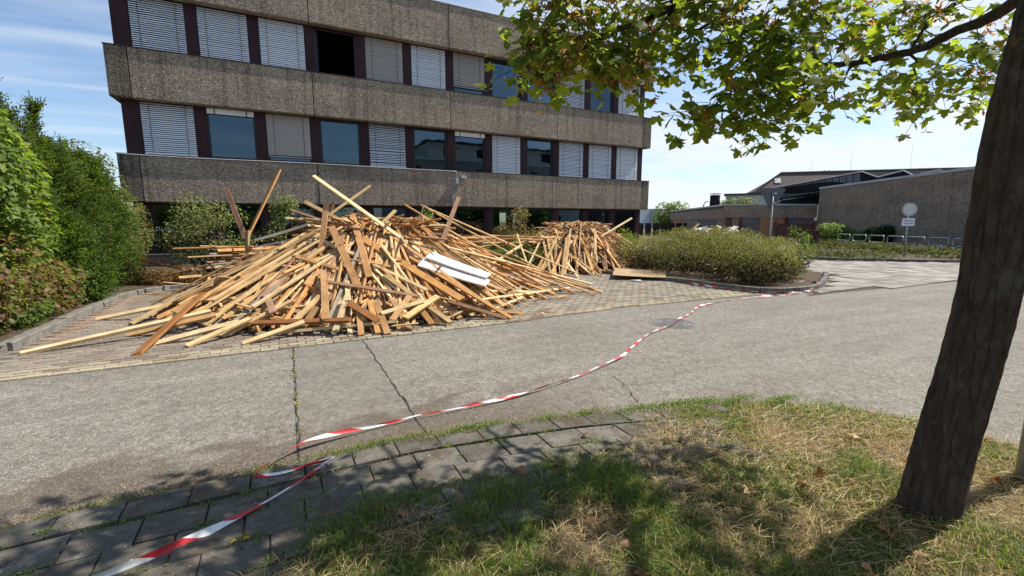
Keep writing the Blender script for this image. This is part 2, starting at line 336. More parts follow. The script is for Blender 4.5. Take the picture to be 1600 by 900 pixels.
def tape_mat():
    m = mat('barrier_tape', rough=.35, spec=.45); g = G(m); a = g.n('ShaderNodeAttribute', attribute_name='Col'); s_ = g.n('ShaderNodeSeparateColor'); g.L(a.outputs['Color'], s_.inputs[0])
    u_ = g.math('FRACT', g.math('ADD', g.math('MULTIPLY', s_.outputs[0], 60.0), g.math('MULTIPLY', s_.outputs[1], .28)))
    f = g.math('GREATER_THAN', u_, .5); geo = g.n('ShaderNodeNewGeometry').outputs['Position']
    c = g.mixc(f, (.62, .035, .04), (.80, .80, .79)); c = g.mixc(1.0, c, g.ramp(g.noise(geo, 14, 5), [(.3, (.84, .83, .81)), (.6, (1, 1, 1))]), 'MULTIPLY'); g.base(c); return m
MA['tape'] = tape_mat()
HERO=[
([-2.85, 7.28, 0.03], [-0.99, 7.86, 0.27], 0.075, 0.045, 'pale', 'long pale yellow plank lying alone on the pavers at the far left'),
([-2.73, 9.35, 0.03], [-1.71, 8.99, 0.24], 0.08, 0.03, 'pale', 'short pale plank end reaching towards the left kerb'),
([-2.13, 8.64, 0.04], [-1.61, 9.12, 0.31], 0.09, 0.03, 'pale', 'pale plank crossing over another beside the left kerb'),
([-1.61, 6.61, 0.03], [-1.15, 8.52, 0.46], 0.1, 0.035, 'orange', 'dark orange plank slanting down to the pavers, nearest the left road edge'),
([-1.98, 7.81, 0.03], [-0.9, 7.63, 0.25], 0.07, 0.035, 'tan', 'tan plank right behind the long pale yellow one'),
([-1.53, 7.1, 0.03], [-0.6, 7.21, 0.2], 0.075, 0.035, 'pale', 'pale plank with its end on the pavers right of the dark orange one'),
([-1.15, 6.78, 0.03], [-0.45, 7.2, 0.24], 0.08, 0.03, 'straw', 'straw coloured plank pointing at the road left of the heap front'),
([-0.81, 7.11, 0.04], [0.08, 7.39, 0.41], 0.08, 0.03, 'straw', None),
([-0.53, 6.59, 0.03], [0.22, 6.79, 0.2], 0.08, 0.03, 'pale', 'short pale plank lying flat at the road edge of the heap'),
([0.65, 9.6, 2.45], [2.36, 8.5, 1.03], 0.075, 0.03, 'pale', 'longer pale lath of the crossed pair sticking up over the heap'),
([1.83, 10.3, 2.36], [0.7, 10.0, 1.56], 0.07, 0.03, 'straw', 'shorter lath of the crossed pair sticking up over the heap'),
([-1.03, 12.3, 2.34], [-0.71, 11.9, 1.21], 0.1, 0.035, 'pinkbrown', 'pinkish brown plank leaning out of the shrub left of the heap'),
([0.11, 12.2, 2.81], [-0.66, 11.6, 1.22], 0.08, 0.035, 'orange2', 'long orange plank rising left of the heap against the lowest concrete band'),
([-0.62, 11.4, 1.39], [-0.68, 11.3, 0.59], 0.09, 0.05, 'straw', 'upright post where the two raised planks meet'),
([0.51, 10.6, 2.0], [1.26, 9.47, 1.51], 0.08, 0.03, 'straw', None),
([0.25, 10.8, 1.82], [0.84, 10.5, 1.6], 0.06, 0.03, 'brown', None),
([0.83, 9.4, 1.92], [0.65, 8.96, 1.08], 0.1, 0.03, 'tan', 'upright tan plank standing at the top left of the heap'),
([1.05, 10.2, 1.99], [0.86, 10.0, 1.59], 0.08, 0.03, 'brown', None),
([1.32, 9.6, 1.73], [1.28, 7.69, 0.68], 0.12, 0.03, 'tan2', 'broad tan plank running down the heap below its peak'),
([0.88, 9.2, 1.49], [1.06, 7.42, 0.54], 0.12, 0.03, 'tan2', None),
([1.34, 8.83, 1.29], [2.61, 6.88, 0.31], 0.13, 0.035, 'orange2', 'broad orange plank slanting down to the right across the heap front'),
([2.14, 9.4, 1.81], [1.57, 9.02, 1.35], 0.07, 0.03, 'straw', 'short lath poking up to the right from the heap top'),
([1.93, 9.2, 1.59], [1.73, 8.68, 1.16], 0.08, 0.03, 'straw', None),
([2.62, 10.6, 1.98], [5.56, 9.27, 0.03], 0.065, 0.03, 'orange2', 'long thin lath sloping from the heap top down to the right'),
([3.2, 11.2, 1.98], [7.36, 10.2, 0.13], 0.06, 0.03, 'straw', None),
([3.59, 11.3, 1.8], [6.49, 9.7, 0.03], 0.055, 0.03, 'pale', None),
([4.09, 10.9, 2.19], [2.76, 8.58, 0.96], 0.1, 0.035, 'brown', 'brown plank standing upright in front of the lowest concrete band'),
([0.59, 9.28, 1.26], [1.26, 8.23, 0.96], 0.07, 0.03, 'pale', None),
([0.59, 7.66, 0.64], [1.9, 6.93, 0.41], 0.06, 0.03, 'pinkbrown', 'reddish plank lying level across the heap front'),
([-0.42, 7.13, 0.18], [0.8, 6.53, 0.22], 0.075, 0.04, 'orange', 'orange plank lying level along the lower front of the heap'),
([0.84, 6.92, 0.39], [1.15, 6.39, 0.2], 0.09, 0.03, 'orange', None),
([1.24, 6.61, 0.25], [1.92, 6.75, 0.36], 0.07, 0.035, 'pale', None),
([1.56, 6.49, 0.18], [2.19, 6.87, 0.4], 0.1, 0.03, 'straw', 'straw coloured plank with a pale face at the lower right front of the heap'),
([1.36, 6.45, 0.17], [1.75, 6.91, 0.43], 0.09, 0.03, 'tan', None),
([0.6, 8.03, 0.78], [0.49, 6.64, 0.23], 0.1, 0.03, 'tan', None),
([0.59, 6.47, 0.1], [0.85, 7.17, 0.46], 0.08, 0.03, 'pale', None),
([-0.26, 7.93, 0.48], [-0.16, 7.14, 0.3], 0.09, 0.03, 'pinkbrown', None),
([4.97, 9.9, 1.09], [5.88, 10.01, 0.03], 0.1, 0.03, 'straw', 'bare plank standing on the paving in front of the middle hedge, leaning left'),
([5.59, 10.6, 1.25], [5.77, 10.4, 0.54], 0.06, 0.03, 'pale', None),
([5.65, 10.4, 0.98], [4.39, 9.6, 0.58], 0.06, 0.03, 'straw', None),
([2.92, 8.9, 1.1], [6.87, 8.97, 0.03], 0.05, 0.025, 'pale', 'longest thin pale lath sloping down to the paving between the two heaps'),
([3.47, 7.8, 0.4], [4.24, 7.66, 0.07], 0.06, 0.03, 'straw', None),
([2.63, 7.31, 0.4], [5.28, 8.31, 0.03], 0.05, 0.03, 'pale', None),
([2.56, 6.82, 0.17], [3.61, 6.6, 0.03], 0.06, 0.03, 'orange2', 'lowest lath at the right foot of the main heap, end towards the road'),
([2.88, 7.05, 0.24], [6.01, 8.7, 0.03], 0.05, 0.03, 'straw', None),
([2.39, 6.95, 0.29], [3.18, 6.37, 0.03], 0.07, 0.03, 'brown', None),
([11.35, 12.6, 1.69], [9.39, 11.98, 1.03], 0.07, 0.03, 'pale', 'pale lath sticking out to the upper right of the smaller heap'),
([9.19, 11.9, 1.27], [8.79, 11.35, 0.56], 0.08, 0.03, 'straw', 'short upright plank on the right of the smaller heap'),
([10.87, 13.4, 1.41], [8.93, 12.74, 1.34], 0.06, 0.03, 'pale', None),
([9.33, 13.0, 1.6], [8.35, 13.39, 1.23], 0.07, 0.03, 'straw', None),
([-3.25, 14.2, 0.67], [-1.96, 13.2, 0.4], 0.09, 0.03, 'orange', 'orange plank reaching left towards the hedge below the dark wall panel'),
([-3.06, 13.6, 0.14], [-1.6, 13.0, 0.54], 0.09, 0.03, 'brown', 'brown plank lying low over the bed left of the shrub'),
([-2.26, 13.0, 0.95], [-0.58, 12.0, 1.01], 0.05, 0.03, 'orange2', None),
([-1.46, 12.6, 1.01], [-0.52, 11.8, 0.91], 0.05, 0.03, 'pale', None),
([0.62, 9.18, 1.28], [2.08, 7.07, 0.48], 0.055, 0.03, 'pale', 'long pale lath crossing the upper front of the large heap down to the right'),
([1.85, 8.88, 1.37], [3.08, 6.7, 0.15], 0.06, 0.03, 'tan', 'long tan lath ending low at the right foot of the large heap'),
([2.08, 8.14, 0.94], [3.26, 6.38, 0.03], 0.07, 0.03, 'orange2', 'orange brown lath with its lower end out on the paving right of the heap'),
([1.51, 7.62, 0.7], [2.23, 6.35, 0.06], 0.07, 0.03, 'straw', None),
([0.2, 8.81, 0.98], [0.82, 7.95, 0.81], 0.06, 0.03, 'tan2', None),
([0.8, 8.45, 0.99], [-0.43, 7.47, 0.35], 0.06, 0.03, 'pale', None),
([0.69, 9.45, 1.35], [-1.0, 8.1, 0.39], 0.06, 0.03, 'straw', 'long straw lath running down the left flank from near the top'),
([0.91, 6.33, 0.03], [0.95, 6.78, 0.3], 0.08, 0.03, 'tan', None),
([1.15, 6.33, 0.03], [1.15, 6.96, 0.4], 0.1, 0.03, 'orange2', 'plank with its broad end hanging over the last paver row at the heap foot'),
([1.25, 6.23, 0.03], [1.23, 6.9, 0.38], 0.09, 0.03, 'tan2', 'rightmost of the broad plank ends at the heap foot by the road'),
([0.73, 6.56, 0.05], [0.85, 7.05, 0.41], 0.09, 0.03, 'brown', None),
([1.59, 6.36, 0.03], [1.48, 6.99, 0.41], 0.09, 0.03, 'tan', None),
([1.96, 6.45, 0.05], [1.77, 7.0, 0.42], 0.09, 0.03, 'orange2', None),
([0.05, 6.88, 0.15], [0.48, 7.32, 0.47], 0.08, 0.03, 'straw', None),
([0.17, 6.83, 0.09], [0.41, 7.05, 0.35], 0.09, 0.03, 'tan', None),
]
CLUS=[[1.58, 2.8, 2.97],[1.77, 2.78, 2.92],[1.8, 2.53, 2.91],[2.02, 2.54, 2.87],[2.31, 2.63, 3.04],[2.48, 2.55, 3.07],[1.44, 2.58, 2.67],[1.58, 2.55, 2.61],[1.68, 2.41, 2.64],[1.94, 2.5, 2.63],[1.95, 2.26, 2.65],[2.21, 2.37, 2.65],[1.55, 2.82, 2.63],[1.55, 2.58, 2.49],[1.8, 2.7, 2.62],[1.95, 2.57, 2.57],[1.9, 2.25, 2.45],[2.22, 2.4, 2.54],[1.55, 2.62, 2.77],[2.03, 2.5, 3.0],[1.7, 2.59, 3.0],[2.35, 2.47, 2.87],[2.12, 2.4, 2.61],[1.77, 2.44, 2.76],[2.22, 2.45, 2.86],[2.42, 2.53, 3.15],[1.6, 2.66, 2.99],[1.9, 2.46, 3.01],[1.51, 2.66, 2.49],[2.19, 2.68, 2.81],[1.86, 2.88, 2.84],[1.94, 2.64, 2.71],[2.5, 2.36, 2.65],[2.57, 2.3, 2.67],[2.46, 2.08, 2.64],[2.44, 1.93, 2.63],[2.81, 2.08, 2.78],[2.43, 2.25, 2.9],[2.43, 2.11, 2.78],[2.48, 2.02, 2.85],[2.67, 2.04, 2.91],[2.8, 1.99, 2.82],[2.81, 1.88, 2.86],[2.59, 1.95, 2.57],[2.74, 1.96, 2.52],[3.02, 2.08, 2.69],[2.97, 1.93, 2.58],[2.87, 1.82, 2.67],[2.28, 2.04, 2.21],[2.45, 2.07, 2.25],[2.43, 1.94, 2.26],[2.5, 1.89, 2.21],[2.72, 1.98, 2.36],[2.6, 1.79, 2.33],[2.86, 1.88, 2.31],[2.68, 1.88, 2.18],[2.92, 1.96, 2.24],[3.06, 1.95, 2.44],[3.11, 1.91, 2.52],[2.76, 2.14, 2.85],[2.82, 1.91, 2.72],[2.85, 2.06, 2.7],[2.43, 2.12, 2.93],[2.38, 2.29, 3.01],[2.78, 1.86, 2.48],[2.76, 1.93, 2.46],[2.4, 1.88, 2.34],[3.22, 1.94, 2.92],[3.87, 2.2, 3.0],[3.34, 1.88, 2.96],[3.83, 2.0, 3.02],[3.88, 1.96, 3.12],[4.07, 1.91, 3.05],[3.98, 1.76, 3.04],[4.21, 1.75, 3.1],[3.83, 1.49, 2.91],[3.95, 1.44, 2.97],[3.19, 1.88, 2.66],[3.26, 1.8, 2.63],[2.76, 1.72, 2.32],[3.19, 1.78, 2.4],[3.58, 1.93, 2.45],[2.86, 1.73, 2.38],[4.19, 1.98, 2.75],[4.04, 1.82, 2.6],[4.04, 1.69, 2.52],[4.31, 1.7, 2.6],[3.83, 1.56, 2.41],[4.31, 1.86, 2.52],[4.38, 1.74, 2.39],[4.41, 1.65, 2.52],[3.84, 1.78, 2.73],[4.14, 1.39, 2.77],[4.25, 1.38, 2.69],[3.95, 1.32, 2.57],[3.97, 1.25, 2.54],[4.23, 1.28, 2.4],[4.27, 1.34, 2.44],[3.02, 1.99, 2.21],[3.52, 2.07, 3.13],[3.29, 1.75, 2.71],[3.78, 1.84, 2.87],[4.32, 1.94, 3.04],[3.18, 1.98, 2.85],[3.73, 1.92, 3.17],[4.03, 1.7, 2.94]]

# ------------------------------------------------------------------ ground, road, paving
def sheet(name, poly, z, m):
    b = MB(); b.add([(x, y, z) for x, y in poly], [tuple(range(len(poly)))]); return struct(b.build(name, m))
sheet('ground', [(-600, -600), (600, -600), (600, 600), (-600, 600)], -.03, MA['verge'])
road = sheet('road', [(-60, -30), (70, -30), (70, 24), (-60, 24)], 0, MA['asphalt'])
MB().add([(-.0, 3.06, .004), (.88, 3.06, .004), (.90, 6.16, .004), (.05, 6.16, .004)], [(0, 1, 2, 3)]).build('asphalt_patch', MA['patch'], road)
def ribbon(pts, w_, z, name, m, parent):
    b = MB(); vs = []; k = len(pts)
    for i, (x, y) in enumerate(pts):
        t = Vector((pts[min(i+1, k-1)][0] - pts[max(i-1, 0)][0], pts[min(i+1, k-1)][1] - pts[max(i-1, 0)][1])).normalized(); ww = w_ * random.uniform(.5, 1.3) / 2
        vs += [(x - t.y * ww, y + t.x * ww, z), (x + t.y * ww, y - t.x * ww, z)]
    b.add(vs, [(2*i, 2*i+1, 2*i+3, 2*i+2) for i in range(k - 1)]); return b.build(name, m, parent)
def jit(p, q, n, a): return [(p[0] + (q[0]-p[0])*i/n + random.uniform(-a, a), p[1] + (q[1]-p[1])*i/n + random.uniform(-a, a)) for i in range(n + 1)]
ribbon(jit((.89, 3.08), (.90, 6.15), 40, .012), .014, .008, 'repair_seam', MA['seam'], road)
ribbon(jit((.02, 3.08), (.05, 6.15), 40, .010), .014, .008, 'repair_seam', MA['seam'], road)
ribbon(jit((2.99, 3.48), (2.86, 3.1), 7, .03) + jit((2.86, 3.1), (2.72, 2.84), 5, .02), .007, .008, 'crack', MA['seam'], road)
ribbon(jit((2.9, 3.25), (3.5, 3.05), 9, .03), .005, .008, 'crack', MA['seam'], road)

# parking bay of small concrete bricks: nearest 300 singly, the rest joined
lot = sheet('parking_paving', [(-3.02, 6.17), (3.2, 6.17), (5.6, 6.33), (7.8, 6.2), (9.2, 6.02), (9.35, 6.5), (9.2, 13.1), (-2.6, 13.1), (-3.02, 12.2)], .004, MA['joint'])
def lot_front(x): return 6.17 if x < 3.2 else float(np.interp(x, [3.2, 5.6, 7.8, 9.2], [6.17, 6.33, 6.2, 6.02]))
bl, bw, gp = .205, .105, .008
brick_me = MB().add([(-bl/2, -bw/2, -.02), (bl/2, -bw/2, -.02), (bl/2, bw/2, -.02), (-bl/2, bw/2, -.02), (-bl/2+.005, -bw/2+.005, .006), (bl/2-.005, -bw/2+.005, .006), (bl/2-.005, bw/2-.005, .006), (-bl/2+.005, bw/2-.005, .006)],
    [(4,5,6,7), (0,1,5,4), (1,2,6,5), (2,3,7,6), (3,0,4,7)]).mesh('brick', MA['paver'])
bv = np.array([v.co[:] for v in brick_me.vertices]); bf = [tuple(p.vertices) for p in brick_me.polygons]
far = MB(); cnt = 0; cells = []
for r in range(62):
    for k in range(-20, 46):
        x = k * (bl + gp) + (r % 2) * .1; y = 6.17 + bw/2 + r * (bw + gp)
        if x < -2.98 or x > 9.1 or y < lot_front(x) + .03 or y > 13: continue
        if y > 12 and x < -2.8: continue
        cells.append((math.hypot(x, y), r, x, y))
cells.sort()
for d, r, x, y in cells:
    t = random.uniform(.82, 1.16); edge = y < lot_front(x) + .36
    c = Vector((.31, .275, .20)) if edge else Vector((.265, .24, .195)) if x > 3 else Vector((.235, .205, .172))
    if x < -2.75 and y > 8: c = Vector((.275, .205, .16))
    elif random.random() < .1: c = Vector((.22, .165, .13))
    c = c * t; z = .010 + random.uniform(-.003, .003)
    if cnt < 300:
        o = link('brick', brick_me, lot, Matrix.Translation((x, y, z)) @ Euler((random.uniform(-.012, .012), random.uniform(-.012, .012), random.uniform(-.02, .02))).to_matrix().to_4x4()); o.color = (*c, 1); cnt += 1
    else: far.add([tuple(p + np.array((x, y, z))) for p in bv], bf, tuple(c))
tag(far.build('brick_field', MA['paver_stuff'], lot, fix=False), kind='stuff')

# driveway at the right, grey slabs
drv = sheet('driveway_paving', [(9.9, 5.52), (11, 5.5), (15.9, 5.1), (25, 4.6), (24.4, 6.2), (19.6, 10.2), (18.3, 13.4), (13.2, 9.6), (14.3, 7.4), (12.6, 6.5), (11.2, 5.9)], .004, MA['soil'])
def inpoly(x, y, P):
    r = False; n = len(P)
    for i in range(n):
        x0, y0 = P[i]; x1, y1 = P[i-1]
        if (y0 > y) != (y1 > y) and x < (x1-x0)*(y-y0)/(y1-y0) + x0: r = not r
    return r
DP = [(9.9, 5.6), (11, 5.56), (15.9, 5.16), (24.9, 4.7), (24.3, 6.2), (19.5, 10.1), (18.2, 13.2), (13.4, 9.6), (14.5, 7.4), (12.7, 6.5), (11.2, 5.95)]
ds = MB(); dme = MB().box((-.195, -.195, -.02), (.195, .195, .008)).mesh('paving_slab', MA['paver']); n_ = 0
for i in range(60):
    for j in range(40):
        x = 9.8 + i * .4 + (j % 2) * .2; y = 4.6 + j * .4
        if not inpoly(x, y, DP): continue
        c = Vector((.27, .262, .24)) * random.uniform(.72, 1.3); z = .012 + random.uniform(-.004, .005)
        if n_ < 300:
            o = link('paving_slab', dme, drv, Matrix.Translation((x, y, z))); o.color = (*c, 1); n_ += 1
        else: ds.box((x-.195, y-.195, z-.02), (x+.195, y+.195, z+.008), tuple(c))
if ds.v: tag(ds.build('slab_field', MA['paver_stuff'], drv), kind='stuff')

# kerbs: every stone a piece
def kerb_line(name, pts, stone, h, wd, z0=-.05):
    root = struct(MB().tube([(x, y, -.06) for x, y in pts], .02, 4).build(name, MA['kerb']))
    P = [Vector((x, y)) for x, y in pts]; segs = []; 
    L = [0]
    for a, b in zip(P, P[1:]): L.append(L[-1] + (b - a).length)
    def pos(s):
        for i in range(len(P) - 1):
            if s <= L[i+1] or i == len(P) - 2: return P[i].lerp(P[i+1], (s - L[i]) / (L[i+1] - L[i]))
    n = max(1, round(L[-1] / stone)); st = L[-1] / n
    for i in range(n):
        a, b = pos(i * st + .006), pos((i + 1) * st - .006); mid = (a + b) / 2; an = math.atan2(b.y - a.y, b.x - a.x); ln = (b - a).length
        me = MB().add([(-ln/2, -wd/2, z0), (ln/2, -wd/2, z0), (ln/2, wd/2, z0), (-ln/2, wd/2, z0), (-ln/2, -wd/2, h-.015), (ln/2, -wd/2, h-.015), (ln/2, -wd/2+.015, h), (-ln/2, -wd/2+.015, h), (ln/2, wd/2, h), (-ln/2, wd/2, h)],
            [(0,1,5,4), (4,5,6,7), (7,6,8,9), (9,8,2,3), (0,4,7,9,3), (1,2,8,6,5)]).mesh('kerb_stone', MA['kerb'])
        link('kerb_stone', me, root, Matrix.Translation((mid.x + random.uniform(-.012, .012), mid.y + random.uniform(-.012, .012), random.uniform(-.012, .01))) @ Euler((random.uniform(-.03, .03), random.uniform(-.01, .01), an + random.uniform(-.02, .02))).to_matrix().to_4x4())
    return root
kerb_line('kerb', [(-5.2, 6.9), (-3.6, 7.1), (-3.12, 7.5), (-3.08, 9.6), (-3.05, 11.6), (-2.85, 12.5), (-2.3, 13.05), (-.5, 13.2), (3, 13.2)], .8, .11, .13)
kerb_line('kerb', [(14.3, 7.5), (13.4, 6.98), (12.4, 6.5), (11.2, 6.02), (10.4, 5.9), (9.75, 6.02), (9.4, 6.4), (9.25, 7.2), (9.18, 8.4), (8.9, 9.6), (8.7, 10.6)], .45, .12, .12)
kerb_line('kerb', [(26.2, 4.9), (24.5, 6.1), (22.2, 8.3), (20.1, 10.1), (18.8, 13)], 1.0, .12, .14)

# planted beds
def mound(name, poly, z, m, hump=.06, seg=26):
    xs = [p[0] for p in poly]; ys = [p[1] for p in poly]; vs = []; idx = {}; fs = []
    dx = (max(xs)-min(xs))/seg; dy = (max(ys)-min(ys))/seg
    for i in range(seg+1):
        for j in range(seg+1):
            x = min(xs)+i*dx; y = min(ys)+j*dy
            idx[i, j] = len(vs); vs.append((x, y, z + hump * (.5 + .5 * math.sin(x*3.1+y*1.7) * math.cos(y*2.3-x)) + random.uniform(0, .02)))
    for i in range(seg):
        for j in range(seg):
            cx_, cy_ = min(xs)+(i+.5)*dx, min(ys)+(j+.5)*dy
            if inpoly(cx_, cy_, poly): fs.append((idx[i,j], idx[i+1,j], idx[i+1,j+1], idx[i,j+1]))
    b = MB(); b.add(vs, fs); return struct(b.build(name, m, None, True))
mound('planting_bed', [(-9, 6.95), (-3.6, 7.1), (-3.15, 7.5), (-3.1, 12), (-2.6, 13.1), (3, 13.2), (9.2, 13.2), (9.2, 18.9), (-9, 18.9)], .05, MA['soil'], .05, 40)
mound('planting_bed', [(14.3, 7.55), (12.4, 6.6), (11.2, 6.1), (10.4, 6.0), (9.8, 6.1), (9.5, 6.5), (9.3, 7.2), (9.25, 8.4), (9.0, 10.6), (9.2, 14), (17, 14)], .06, MA['soil'], .05, 40)
mound('planting_bed', [(24.6, 6.2), (30.5, 8.9), (37, 20), (19, 16), (18.9, 13), (20.2, 10.2), (22.3, 8.4)], .04, MA['soil'], .08, 34)

# verge with worn footpath slabs
EDGE = [(-8, 3.07), (.75, 3.06), (1.5, 2.94), (2.04, 2.83), (2.57, 2.66), (2.93, 2.59), (3.47, 2.43), (3.87, 2.22), (4.2, 1.91), (4.36, 1.49), (4.4, 1.0), (4.42, -3)]
def edge_y(x): return float(np.interp(x, [p[0] for p in EDGE[:9]], [p[1] for p in EDGE[:9]]))
VP = EDGE + [(4.4, -6), (-8, -6)]
def vz(x, y): return .008 + .035 * min(1, max(0, (edge_y(min(x, 4.2)) - y) / .8)) + .035 * min(1, max(0, (2.1 - y) / 1.5)) + .012 * math.sin(x * 2.3 + 1) * math.sin(y * 3.1)
b = MB(); xs = np.linspace(-8, 4.4, 100); ts = np.linspace(0, 1, 40)
for x in xs:
    yt = edge_y(x) if x < 4.2 else float(np.interp(x, [4.2, 4.4], [1.91, 1.0]))
    for t in ts: y = yt + (-6 - yt) * t ** 1.6; b.v.append((x, y, vz(x, y) + random.uniform(-.004, .004)))
for i in range(99):
    for j in range(39): b.f.append((i*40+j, i*40+j+1, (i+1)*40+j+1, (i+1)*40+j))
verge = struct(b.build('grass_verge', MA['verge'], None, True))
path = struct(MB().box((-8, 2.0, -.04), (.6, 3.02, -.01)).build('footpath', MA['soil']))
JOINTS = []
def slab_obj(pts, tint):
    c = Vector((sum(p[0] for p in pts)/4, sum(p[1] for p in pts)/4)); th = .05; vs = []
    for k, ins in ((-th, 0), (0, .0), (.003, .006)):
        for p in pts: d = Vector(p) - c; q = c + d * (1 - ins / d.length); vs.append((q.x - c.x, q.y - c.y, k))
    me = MB().add(vs, [(0,1,5,4),(1,2,6,5),(2,3,7,6),(3,0,4,7),(4,5,9,8),(5,6,10,9),(6,7,11,10),(7,4,8,11),(8,9,10,11)]).mesh('paving_slab', MA['slab'])
    z = max(.042, vz(c.x, c.y) + .012) + random.uniform(-.003, .003)
    o = link('paving_slab', me, path, Matrix.Translation((c.x, c.y, z)) @ Euler((random.uniform(-.012, .012), random.uniform(-.012, .012), 0)).to_matrix().to_4x4()); o.color = (tint, tint, tint * .98, 1)
for r in range(5):
    x = -3.2 + (r % 2) * .15; top = r * .235 + .0; depth = .235 if r else .21
    while x < 3.0 - r * .12:
        ln = random.choice((.285, .29, .30)); x1 = x + ln; g_ = .002 + random.random() * .004
        if r >= 4 and random.random() < .35: x = x1; continue
        y0a, y0b = edge_y(x) - top - g_, edge_y(x1) - top - g_
        slab_obj([(x + g_, y0a - depth + 2*g_), (x1 - g_, y0b - depth + 2*g_), (x1 - g_, y0b), (x + g_, y0a)], random.uniform(.8, 1.2))
        JOINTS.append((x, y0a - depth * random.random())); JOINTS.append((x + random.random() * ln, y0a)); x = x1

# ------------------------------------------------------------------ office building
OB = thing('office_building', 'three storey office block with brown concrete bands and dark window strips behind the timber heaps', 'building', (6.9, 19, 0))
YB, YW, X0, X1, XW0, XW1, YR = 19.0, 19.36, -4.49, 18.25, -4.30, 18.02, 33.0
BANDS = [(2.22, 3.74), (5.50, 7.04), (8.76, 10.43)]
SEAMS = [X0, -3.92, 1.45, 6.83, 12.25, 17.72, X1]
for bi, (z0, z1) in enumerate(BANDS):
    for i in range(6):
        a, c = SEAMS[i] + (.014 if i else 0), SEAMS[i+1] - (.014 if i < 5 else 0); dy = random.uniform(-.008, .008)
        bz = z0 + random.uniform(-.004, .004)
        mb = MB().prism([(a, YB + dy, bz + .03), (a, YB + .03 + dy, bz), (a, YB + .3, bz), (a, YB + .3, z1), (a, YB + dy, z1)], (c - a, 0, 0))
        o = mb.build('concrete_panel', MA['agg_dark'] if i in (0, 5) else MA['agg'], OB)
        if i in (0, 5): o['label'] = 'darker corner panel'
    for (xa, xb) in ((X0 + .012, XW0 - .005), (XW1 + .005, X1 - .012)):
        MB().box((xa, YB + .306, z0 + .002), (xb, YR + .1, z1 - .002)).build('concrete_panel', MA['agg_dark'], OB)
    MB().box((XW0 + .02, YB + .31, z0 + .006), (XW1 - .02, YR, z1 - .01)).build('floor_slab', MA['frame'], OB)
    MB().box((X0 - .02, YB - .025, z1 + .003), (X1 + .02, YB + .33, z1 + .028)).build('coping', MA['zinc'] if bi == 2 else MA['frame'], OB)
MB().box((XW0, YB + .34, 10.40), (XW1, YR, 10.425)).build('roof', MA['roofing'], OB)
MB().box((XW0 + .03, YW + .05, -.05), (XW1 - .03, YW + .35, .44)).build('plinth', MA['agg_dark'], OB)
MB().box((XW0 - .02, YW - .05, .443), (XW1 + .02, YW + .36, .475)).build('plinth_cap', MA['zinc'], OB)
LV = [(.475, 2.22), (3.77, 5.50), (7.07, 8.76)]
for z0, z1 in LV:      # end walls
    MB().box((XW0, YW + .1, z0 - .03), (XW0 + .2, YR, z1 + .02)).build('end_wall', MA['clad'], OB)
    MB().box((XW1 - .2, YW + .1, z0 - .03), (XW1, YR, z1 + .02)).build('end_wall', MA['clad'], OB)
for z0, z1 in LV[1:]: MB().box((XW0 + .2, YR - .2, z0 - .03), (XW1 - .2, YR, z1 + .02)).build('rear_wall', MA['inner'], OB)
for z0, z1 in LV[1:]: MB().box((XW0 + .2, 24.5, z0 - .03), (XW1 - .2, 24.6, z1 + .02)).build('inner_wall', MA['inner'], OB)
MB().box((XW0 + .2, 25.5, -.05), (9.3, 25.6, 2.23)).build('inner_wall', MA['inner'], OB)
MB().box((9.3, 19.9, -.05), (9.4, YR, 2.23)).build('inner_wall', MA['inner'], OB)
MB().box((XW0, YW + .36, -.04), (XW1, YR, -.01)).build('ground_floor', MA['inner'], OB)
rw = MB().box((9.4, YR - .2, 0), (XW1 - .2, YR, .9))
for k in range(9):
    x = 9.4 + k * 1.0; rw.box((x, YR - .2, .9), (x + (.55 if k % 2 else .35), YR, 2.22))
rw.build('rear_wall', MA['inner'], OB)

MOD, XA, GW = 1.822, -3.84, 1.50
for li, (z0, z1) in enumerate(LV):
    for i in range(13):
        if i == 0: a, c = XW0, XA
        elif i == 12: a, c = XA + 11 * MOD + GW, XW1
        else: a, c = XA + (i-1) * MOD + GW, XA + i * MOD
        mb = MB().box((a + .012, YW - .02 + random.uniform(-.004, .004), z0 - .02), (c - .012, YW + .12, z1 + .02))
        mb.box((a - .0, YW + .0, z0 - .02), (c + .0, YW + .11, z1 + .02))
        mb.build('cladding_panel', MA['clad'], OB)
BL = {2: 'WWWOBWBGGWGW', 1: 'WSBGLGSWGWWW', 0: 'GGGGGGGGGGGG'}
slat_me = {}
def slat_mesh(tilt, m):
    c, s_ = math.cos(R(tilt)), math.sin(R(tilt)); hw = .036; prof = []
    for t in (-1, 0, 1): yy = t * hw; zz_ = .006 * (1 - t*t); prof.append((yy * c - zz_ * s_, yy * s_ + zz_ * c))
    L = GW - .05; vs = [(x, y, z + o_) for o_ in (0, .0016) for x in (-L/2, L/2) for y, z in prof]
    return MB().add(vs, [(0,1,4,3), (1,2,5,4), (6,9,10,7), (7,10,11,8), (0,3,9,6), (2,8,11,5), (0,6,7,1), (1,7,8,2), (3,4,10,9), (4,5,11,10)]).mesh('blind_slat', m)
for key, tilt, m in (('W', 52, 'slat'), ('B', 70, 'slat_beige'), ('L', 36, 'slat')): slat_me[key] = [slat_mesh(tilt + dt, MA[m]) for dt in (-5, 0, 6)]
nsl = 0
order = [(2, i) for i in range(12)] + [(1, i) for i in range(12)] + [(0, i) for i in range(12)]
order.sort(key=lambda q: q[1] + (2 - q[0]) * .5)
